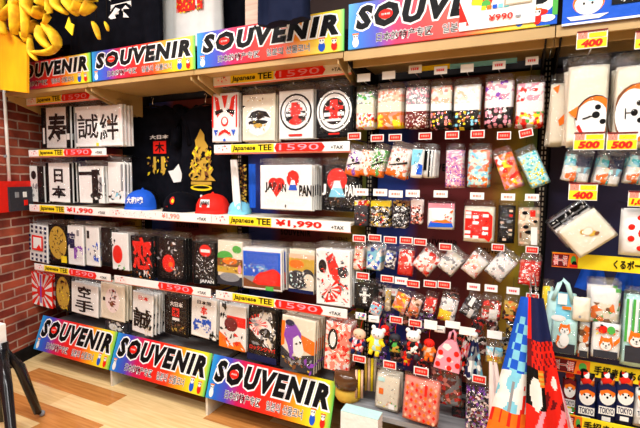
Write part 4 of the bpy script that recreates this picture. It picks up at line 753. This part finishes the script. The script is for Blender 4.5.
bag('dog_glove', 'glove', 'white bag with blank card, brown and green dog pieces', (588, 286, 619, 322), lambda u, v: 'w' if v > .6 and u < .8 else 'v:woccBGw:50', D=1.88, t=.035, flat=False, part='contents', group=DG, n=2, short='white card dog bag')
bag('striped_bag', 'bag', 'green and white striped bag at the photo edge', (621, 296, 650, 366), 'q', D=1.88, t=.02, part='bag_body', group=DG, art=[('r', u, .35, u+.1, 1, 'G') for u in (.05, .3, .55, .8)]+[('r', u+.1, .35, u+.2, 1, 'w') for u in (.05, .3, .55, .8)]+[('r', .1, .05, .95, .3, 'd')]+dog(.5, .4, .3, .4), n=2)
bag('dog_sock_pack', 'pack', 'light blue pack with seated dog over a black base', (551, 318, 577, 353), 'q', D=1.84, t=.014, part='backing_card', group=DG, art=[('r', .05, 0, .95, .3, 'd')]+dog(.5, .72, .24, .7)+[('e', .5, .42, .2, .2, 'w')])
bag('dog_sock_pack', 'pack', 'narrow pack with stacked small dogs', (578, 322, 589, 357), 'v:wocBw:50', D=1.88, t=.014, part='backing_card', group=DG, art=[('r', .1, 0, .9, .2, 'd')], n=2)
bag('dog_sock_pack', 'pack', 'white pack with waving dog, red and green headpiece', (591, 322, 620, 358), 'w', D=1.86, t=.014, part='backing_card', group=DG, art=[('r', .05, 0, .95, .22, 'd')]+dog(.5, .42, .26, .8)+[('e', .35, .85, .18, .12, 'r'), ('e', .65, .85, .15, .12, 'G'), ('x', .05, .7, .95, .98, 12, .07, 'kyoB', 4), ('p', [(.75, .5), (.98, .7), (.98, .55), (.8, .4)], 'o')])
for px, d in ((592, 'left'), (630, 'right')):
    p = P(px, 278, 2.05); t = thing('blue_cloth', 'dark blue cloth bundle just under the yellow rail, %s one' % d, 'cloth', p, group=DG)
    sheet(M(), .07, .12, .10, lambda u, v: cm('b'), 10, 8, .015, 60).build('cloth', t)
# coin purses
def purse(desc, px, py, wpx, hpx, D, k):
    cx, cz, w, h = PR(px-wpx/2, py-hpx/2, px+wpx/2, py+hpx/2, D); t = thing('dog_purse', desc, 'purse', (cx, D, cz), group='dog purses on the lowest yellow rail row')
    M().pillow(w, h*.86, .04, k, 10, int(px), .0, -h*.07, .02, .5, lambda u, v: k).build('purse_body', t)
    m = M(); m.art([('e', .5, .62, .40, .17, 'w'), ('e', .5, .70, .38, .11, 'o'), ('e', .5, .6, .26, .1, 'w'), ('e', .36, .66, .05, .022, 'k'), ('e', .64, .66, .05, .022, 'k'), ('e', .5, .61, .06, .025, 'k'), ('p', [(.05, .72), (.5, .66+.12), (.95, .72), (.85, .84), (.5, .9), (.15, .84)], k), ('r', .1, .26, .9, .42, 'w'), ('t', 'TOKYO', .14, .28, .86, .40, 'n', .03), ('r', .28, .13, .72, .22, 'w')], w, h, -.0215); m.build('dog_print', t)
    M().pillow(w*.7, h*.28, .02, 'v:rowk:60', 6, 2, .001, h*.45, .0, .4).build('header_card', t)
purse('red dog purse beside the pink towel', 569, 393, 14, 44, 1.93, 'm')
for px, d in ((586, 'leftmost of the navy ones'), (606, 'second of the navy ones'), (624, 'third of the navy ones')): purse('navy dog purse with cap and white TOKYO band, '+d, px, 400, 20, 49, 1.9, 'n')
purse('white dog purse cut by the photo edge', 642, 404, 16, 46, 1.9, 'w')
bag('dog_pack', 'pack', 'small green, black and red pack left of the lowest yellow rail', (562, 404, 576, 424), 'v:rGkyo:50', D=1.92, t=.012, part='backing_card', group=DG)

# ================================================================ HANGING PRINTED TOWELS
def ptowel(desc, px0, py0, px1, py1, D, w0, w1, mf, sx=0, fold=.02, k=60, ph=0):
    a, b = P(px0, py0, D), P(px1, py1, D); h = a.z-b.z
    t = thing('hanging_towel', desc, 'towel', (a.x, D, (a.z+b.z)/2), group='printed towels hanging at the right post')
    sheet(M(), w0, w1, h, mf, 30, 60, fold, k, ph, b.x-a.x).build('cloth', t)
    M().tube([(0, 0, h/2-.01), (0, .0, h/2+.03), (0, 2.26-D, h/2+.03)], .003, STEEL, 6).build('hook', t)
def mfA(u, v):
    if v > .80: return cm('o') if int(u*16) % 3 or v > .9 else cm('r')
    if v > .52:
        if abs(u-.66) < .16*(v-.5): return cm('r') if int(v*60) % 4 < 2 or v > .68 else cm('w')
        if abs(u-.36) < .03 and v > .58: return cm('e')
        if u > .85: return cm('k')
        return cm('w') if sin(u*7+v*26)+sin(u*13) > -.3 else cm('L')
    if v > .14 and .12 < u < .86: return cm('L') if (int(u*5)+int(v*16)) % 2 else cm('b')
    return cm('b') if u < .9 else cm('n')
ptowel('hanging towel with blue checks over a white and red tower scene', 531, 298, 511, 440, 1.76, .07, .19, mfA, fold=.012, k=40)
def mfB(u, v):
    d1 = (u-.82)**2+((v-.60)*1.7)**2
    if d1 < .006: return cm('w')
    if d1 < .05: return cm('r')
    if v < .30: return cm('n') if u > .18 else cm('r')
    if v < .50: return cm('r') if sin(u*37+sin(v*50))*cos(v*71) > -.25 and u > .15 else cm('m')
    d2 = ((u-.28)*1.0)**2+((v-.68)*1.5)**2
    if d2 < .030 and u < .42: return cm('w')
    if .38 < u < .52 and .44 < v < .62: return cm('g') if int(v*60) % 2 else cm('o')
    if v > .78: return cm('r') if sin(u*12+v*15) > -.75 else cm('p')
    if u < .55: return cm('k') if v < .80 else cm('r')
    return cm('r') if sin(u*25+v*40) > .3 else cm('m')
ptowel('hanging towel with dark-haired kimono figure and red flowers', 536, 298, 548, 440, 1.72, .05, .15, mfB, fold=.02, k=36, ph=1)
ptowel('pale pink towel hanging behind the red flower towel', 548, 360, 567, 440, 1.80, .03, .075, lambda u, v: cm('z') if sin(u*20+v*9) > -.5 else cm('p'), fold=.012)
ptowel('dark blue plain cloth hanging at the right post', 530, 304, 534, 352, 1.86, .06, .16, lambda u, v: cm('b') if u < .6 else cm('n'), fold=.02)
ptowel('pinkish pale towel hanging left of the blue check towel', 493, 362, 500, 440, 1.84, .03, .09, lambda u, v: cm('z'), fold=.008)

# ================================================================ POSTERS ON THE TOP SHELF
def poster(desc, x0, y0, x1, y1, D, base, art):
    cx, cz, w, h = PR(x0, y0, x1, y1, D); t = thing('shelf_poster', desc, 'poster', (cx, D, cz)); m = M().slab(w, h, .004, base, .0006); m.art(art, w, h, -.004); m.build('printed_sheet', t)
poster('white price poster with ¥990 and coloured blocks on the top shelf', 460, -22, 536, 27, 1.855, 'w', [('p', [(.0, .1), (.14, .1), (.0, .62)], 'r'), ('r', 0, .06, .1, .18, 'w'), ('p', [(.16, .55), (.42, .45), (.5, .8), (.2, .85)], 'r'), ('p', [(.16, .52), (.3, .48), (.32, .62), (.18, .62)], 'y'), ('e', .36, .5, .06, .08, 'G')]+[('r', .3+.075*i, .38, .36+.075*i, .46, c) for i, c in enumerate('yobLt')]+[('r', .6, .4, .95, .95, 'a'), ('r', .62, .43, .93, .95, 'c'), ('r', .68, .6, .88, .64, 'B'), ('r', .72, .52, .86, .56, 'B'), ('t', '¥990', .40, .12, .72, .26, 'r', .02), ('r', .75, .14, .82, .18, 'e')])
poster('narrow blue poster with green and white shapes beside the right post', 537, -20, 558, 25, 1.862, 'b', [('e', .35, .55, .5, .25, 'w'), ('e', .3, .6, .25, .1, 'k'), ('e', .2, .3, .35, .07, 'r'), ('r', .75, .2, 1, .55, 'G'), ('e', .5, .15, .4, .08, 'w')])
poster('wide blue poster with white cat and light blue letters, right bay', 563, -22, 660, 21, 1.862, 'b', [('e', .28, .5, .17, .28, 'o'), ('e', .28, .46, .15, .25, 'w'), ('e', .34, .66, .12, .14, 'L'), ('p', [(.15, .68), (.2, .85), (.24, .7)], 'o'), ('e', .23, .48, .012, .03, 'k'), ('e', .32, .48, .012, .03, 'k'), ('p', [(.05, .2), (.5, .2), (.4, .1), (.1, .1)], 'w'), ('p', [(.55, .65), (.62, .95), (.68, .65), (.72, .9), (.78, .65), (.84, .95), (.9, .6), (.7, .55)], 'L'), ('r', .52, .36, .95, .52, 'k'), ('x', .56, .40, .91, .48, 12, .012, 'ww', 2), ('r', 0, 0, 1, .05, 'w')])
cx, cz, w, h = PR(246, -20, 267, 40, 1.95); tag(M().slab(w, h, .01, noise_mat('pink_wood_grain', (.62, .40, .30), (.78, .58, .45), 6, .5, 0, (1, 1, 8)), .002).build('wood_panel', None, (cx, 1.95, cz)), 'pinkish wood-grain panel between white and navy t-shirts, above the shelf', 'panel')

# ================================================================ YELLOW TOYS, TOP LEFT
def lobes(desc, px, py, D, segs, nm='plush_cluster', cat='soft toy'):
    p = P(px, py, D); t = thing(nm, desc, cat, p, group='yellow soft toys hanging over the brick wall side')
    for s in segs:
        pts = [P(a, b, D+dz)-p for a, b, dz in s[0]]; k = len(pts)
        q = [Vector(pts[0])]
        for i in range(k-1):
            for f in (.33, .66, 1): q.append(pts[i].lerp(pts[i+1], f))
        for _ in range(2): q = [q[0]]+[(q[i-1]+q[i]*2+q[i+1])/4 for i in range(1, len(q)-1)]+[q[-1]]
        r = s[1]/200*D/2*1.2; n = len(q); M().tube(q, [max(.004, r*sin(pi*(i+.7)/(n+.4))**.5) for i in range(n)], YELP, 10, .55).build('lobe', t)
    M().tube([(0, 0, .0), (0, 0, .5)], .003, DARKM, 6).build('cord', t)
lobes('left yellow soft toy with long drooping lobes', 14, -10, 1.66, [([(12, -12, 0), (17, 10, 0), (14, 34, .01)], 9), ([(16, 0, -.02), (3, 16, 0), (-6, 26, 0)], 6), ([(22, -5, .03), (26, 18, 0), (24, 38, 0)], 6), ([(2, -4, .02), (-4, 12, 0), (4, 34, 0)], 8)])
lobes('middle yellow soft toy with curved lobes', 38, -10, 1.68, [([(30, -8, 0), (24, 6, -.02), (34, 16, 0)], 8), ([(40, -10, 0), (44, 6, -.01), (36, 17, 0)], 10), ([(46, -8, .02), (50, 12, 0), (44, 24, 0)], 5)])
lobes('lower yellow soft toy over the first SOUVENIR top sign', 40, 24, 1.72, [([(36, 22, .02), (25, 30, 0), (27, 42, 0)], 9), ([(44, 24, 0), (55, 36, -.02), (58, 48, 0)], 8), ([(40, 26, -.02), (40, 40, -.02), (52, 50, 0)], 8), ([(30, 38, 0), (30, 52, 0), (36, 60, 0)], 5), ([(60, 44, 0), (48, 54, 0), (30, 52, 0)], 6)])
lobes('right yellow soft toy with short rounded tips', 76, -8, 1.68, [([(54, -10, 0), (54, 6, 0), (66, 13, 0)], 7), ([(66, -10, 0), (68, 4, -.01), (76, 14, 0)], 9), ([(80, -10, 0), (82, 4, -.01), (74, 12, 0)], 9), ([(92, -10, 0), (92, 4, 0), (82, 14, 0)], 8)])
lobes('small yellow drop hanging right of the paper tag', 96, 18, 1.72, [([(93, 22, 0), (96, 28, 0), (99, 39, 0)], 4)], 'plush_drop')
lobes('small grey-white drop on a cord beside the black t-shirt', 107, 20, 1.72, [([(105, 22, 0), (107, 26, 0), (108, 31, 0)], 2.5)], 'plush_drop')
p = P(70, 27, 1.7); t = thing('paper_tag', 'square yellow paper tag turned on its corner', 'tag', p, group=None)
M().prism([(-.035, -.0), (.0, .055), (.012, .02), (.04, .008), (.02, -.05)], -.006, 0, 'y').build('folded_paper', t); M().tube([(0, 0, .04), (0, 0, .15)], .0015, DARKM, 5).build('cord', t)
p = P(14, 64, 1.72); t = thing('amber_banner', 'amber yellow hanging banner bag by the brick wall', 'banner', p)
pts = [P(a, b, 1.72)-p for a, b in ((-14, 32), (6, 29), (28, 46), (28, 93), (-14, 88))]
M().prism([(v.x, v.z) for v in reversed(pts)], -.008, .008, ORGP).build('banner_sheet', t)
M().tube([(0, .02, .12), (0, .02, .5)], .003, DARKM, 6).build('cord', t)
# ================================================================ WALL PIECES, STAND, POTS
n_ = Vector((-(wb-wa).y, (wb-wa).x, 0)).normalized()
if n_.x < 0: n_ = -n_
wd = (wb-wa).normalized()
def wall_at(px, py, off): a, z = WP(px, py); q = wa+wd*a+n_*off; return Vector((q.x, q.y, z)), a, z
q0, a0, z0 = wall_at(7, 185, .02); q1, a1, z1 = wall_at(5, 92, .02)
t = thing('wall_pipe', 'white pipe running down the brick wall to the red box', 'pipe', (q0.x, q0.y, z0), (0, 0, wang))
M().tube([(0, 0, 0), (0, 0, z1-z0+.5)], .011, 'w', 10).build('pipe', t)
m = M(); m.box(-.02, .02, -.004, .016, .2, .215, 'e'); m.build('pipe_clip', t)
q, a, z = wall_at(13, 196, .03); t = thing('alarm_box', 'red wall box with a dark front panel and pale buttons', 'alarm box', (q.x, q.y, z), (0, 0, wang))
sa = WP(27, 196)[0]-a; sb = a-WP(-8, 196)[0]; hz = abs(WP(13, 182)[1]-WP(13, 212)[1])/2
M().box(-sb, sa, -.02, .02, -hz, hz, 'r').build('housing', t)
fp = M().box(-sb*.55, sa*.9, -.035, -.02, -hz*.98, hz*.62, 'd').build('front_panel', t)
for u, v, k in ((.25, .1, 'w'), (.3, -.45, 'r'), (-.3, .1, 'e')): M().box(sa*u-.012, sa*u+.016, -.042, -.035, hz*v-.02, hz*v+.02, k).build('button', fp)
def G(px, py, z=0.):
    d = rt*(px-320)/F - up*(py-214)/F + fw; return d*((z-CAMZ)/d.z)+Vector((0, 0, CAMZ))
g = G(6, 436); t = thing('display_stand', 'black stand with splayed legs at the lower left corner', 'stand', (g.x, g.y, 0))
f1 = G(42, 416)-g; f2 = G(16, 475)-g; f3 = Vector((-.35, .05, 0)); hz = P(3, 350, g.y).z
GL = mk('glossy_black_steel', .18, .3, (.01, .01, .012))[0]
M().tube([(0, 0, .1), (0, 0, hz+.04)], .036, GL, 14).build('pole', t)
for f in (f1, f2, f3):
    f = Vector((f.x, f.y, 0)); lg = M().tube([(0, 0, hz), tuple(f*.45+Vector((0, 0, hz*.72))), tuple(f*.88+Vector((0, 0, .04))), tuple(f+Vector((0, 0, .018)))], [.03, .028, .022, .014], GL, 12).build('leg', t)
    M().ball(tuple(f+Vector((0, 0, .018))), .018, 'e', 10).build('foot', lg)
M().box(-.035, .02, -.02, .02, hz+.04, hz+.14, 'w').build('white_tag', t)
a_, b_ = P(343, 418, 1.83), P(380, 418, 1.83)
w = (b_.x-a_.x); ch = P(360, 416, 1.80).z
t = thing('carton', 'small white carton with green print on the floor under the bag hooks', 'box', ((a_.x+b_.x)/2, 1.87, 0))
m = M().box(-w/2, w/2, -.07, .0, 0, ch, 'w'); m.art([('r', .3, .2, .7, .6, 'G'), ('e', .8, .4, .1, .2, 'o')], w, ch, -.07, ch/2); m.build('carton_body', t); M().box(-w/2, w/2, -.07, .0, ch, ch+.004, 'q').build('lid', t)
t = thing('round_tub', 'brown-lidded round tub with yellow base beside the third bottom sign', 'tub', (P(347, 400, 2.0).x, 2.02, .296))
s = .075
M().lathe([(.0, 0), (s*.8, 0), (s*.95, .02), (s*.9, .06), (s*.7, .07)], 'g', 24).build('base', t); M().lathe([(s*.7, .07), (s, .075), (s*1.05, .12), (s*.95, .15), (.002, .155)], mk('brown_smoked_lid', .15, 0, (.10, .04, .015))[0], 24).build('lid', t)
# ================================================================ LIGHT
def area(name, loc, rot, sx, sy, power, col=(1, .98, .95)):
    l = bpy.data.lights.new(name, 'AREA'); l.shape = 'RECTANGLE'; l.size = sx; l.size_y = sy; l.energy = power; l.color = col
    o = bpy.data.objects.new(name, l); C.objects.link(o); o.location = loc; o.rotation_euler = rot; return o
for i, (x, y) in enumerate(((-2.9, .9), (-1.1, .75), (.6, .6), (-2.4, -.9), (-.6, -.9), (1.2, -.9), (-3.0, -2.0), (-1.6, -1.9), (.2, -1.9), (1.9, .2), (-.2, .0), (-2.0, .1))):  # second half of the panels: unseen extras added for sparkle on plastic film
    t = thing('ceiling_light', 'long white ceiling light panel, unseen above the aisle', 'ceiling light', (x, y, HC-.002), group='ceiling lights above the aisle')
    m = M().box(-.64, .64, -.1, .1, -.03, 0, 'w'); m.build('light_housing', t)
    area('light_tube', (x, y, HC-.04), (0, 0, 0), 1.2, .14, (25 if y > .3 else 12 if y > -1 else 14) if i < 6 else 12)
w = bpy.data.worlds.new('world'); S.world = w; w.use_nodes = True
w.node_tree.nodes['Background'].inputs[0].default_value = (.5, .5, .55, 1); w.node_tree.nodes['Background'].inputs[1].default_value = .05
S.view_settings.view_transform = 'Standard'; S.view_settings.look = 'None'; S.view_settings.gamma = 1; S.view_settings.exposure = .62
S.cycles.transparent_max_bounces = 28; S.cycles.max_bounces = 6; S.cycles.sample_clamp_indirect = 4
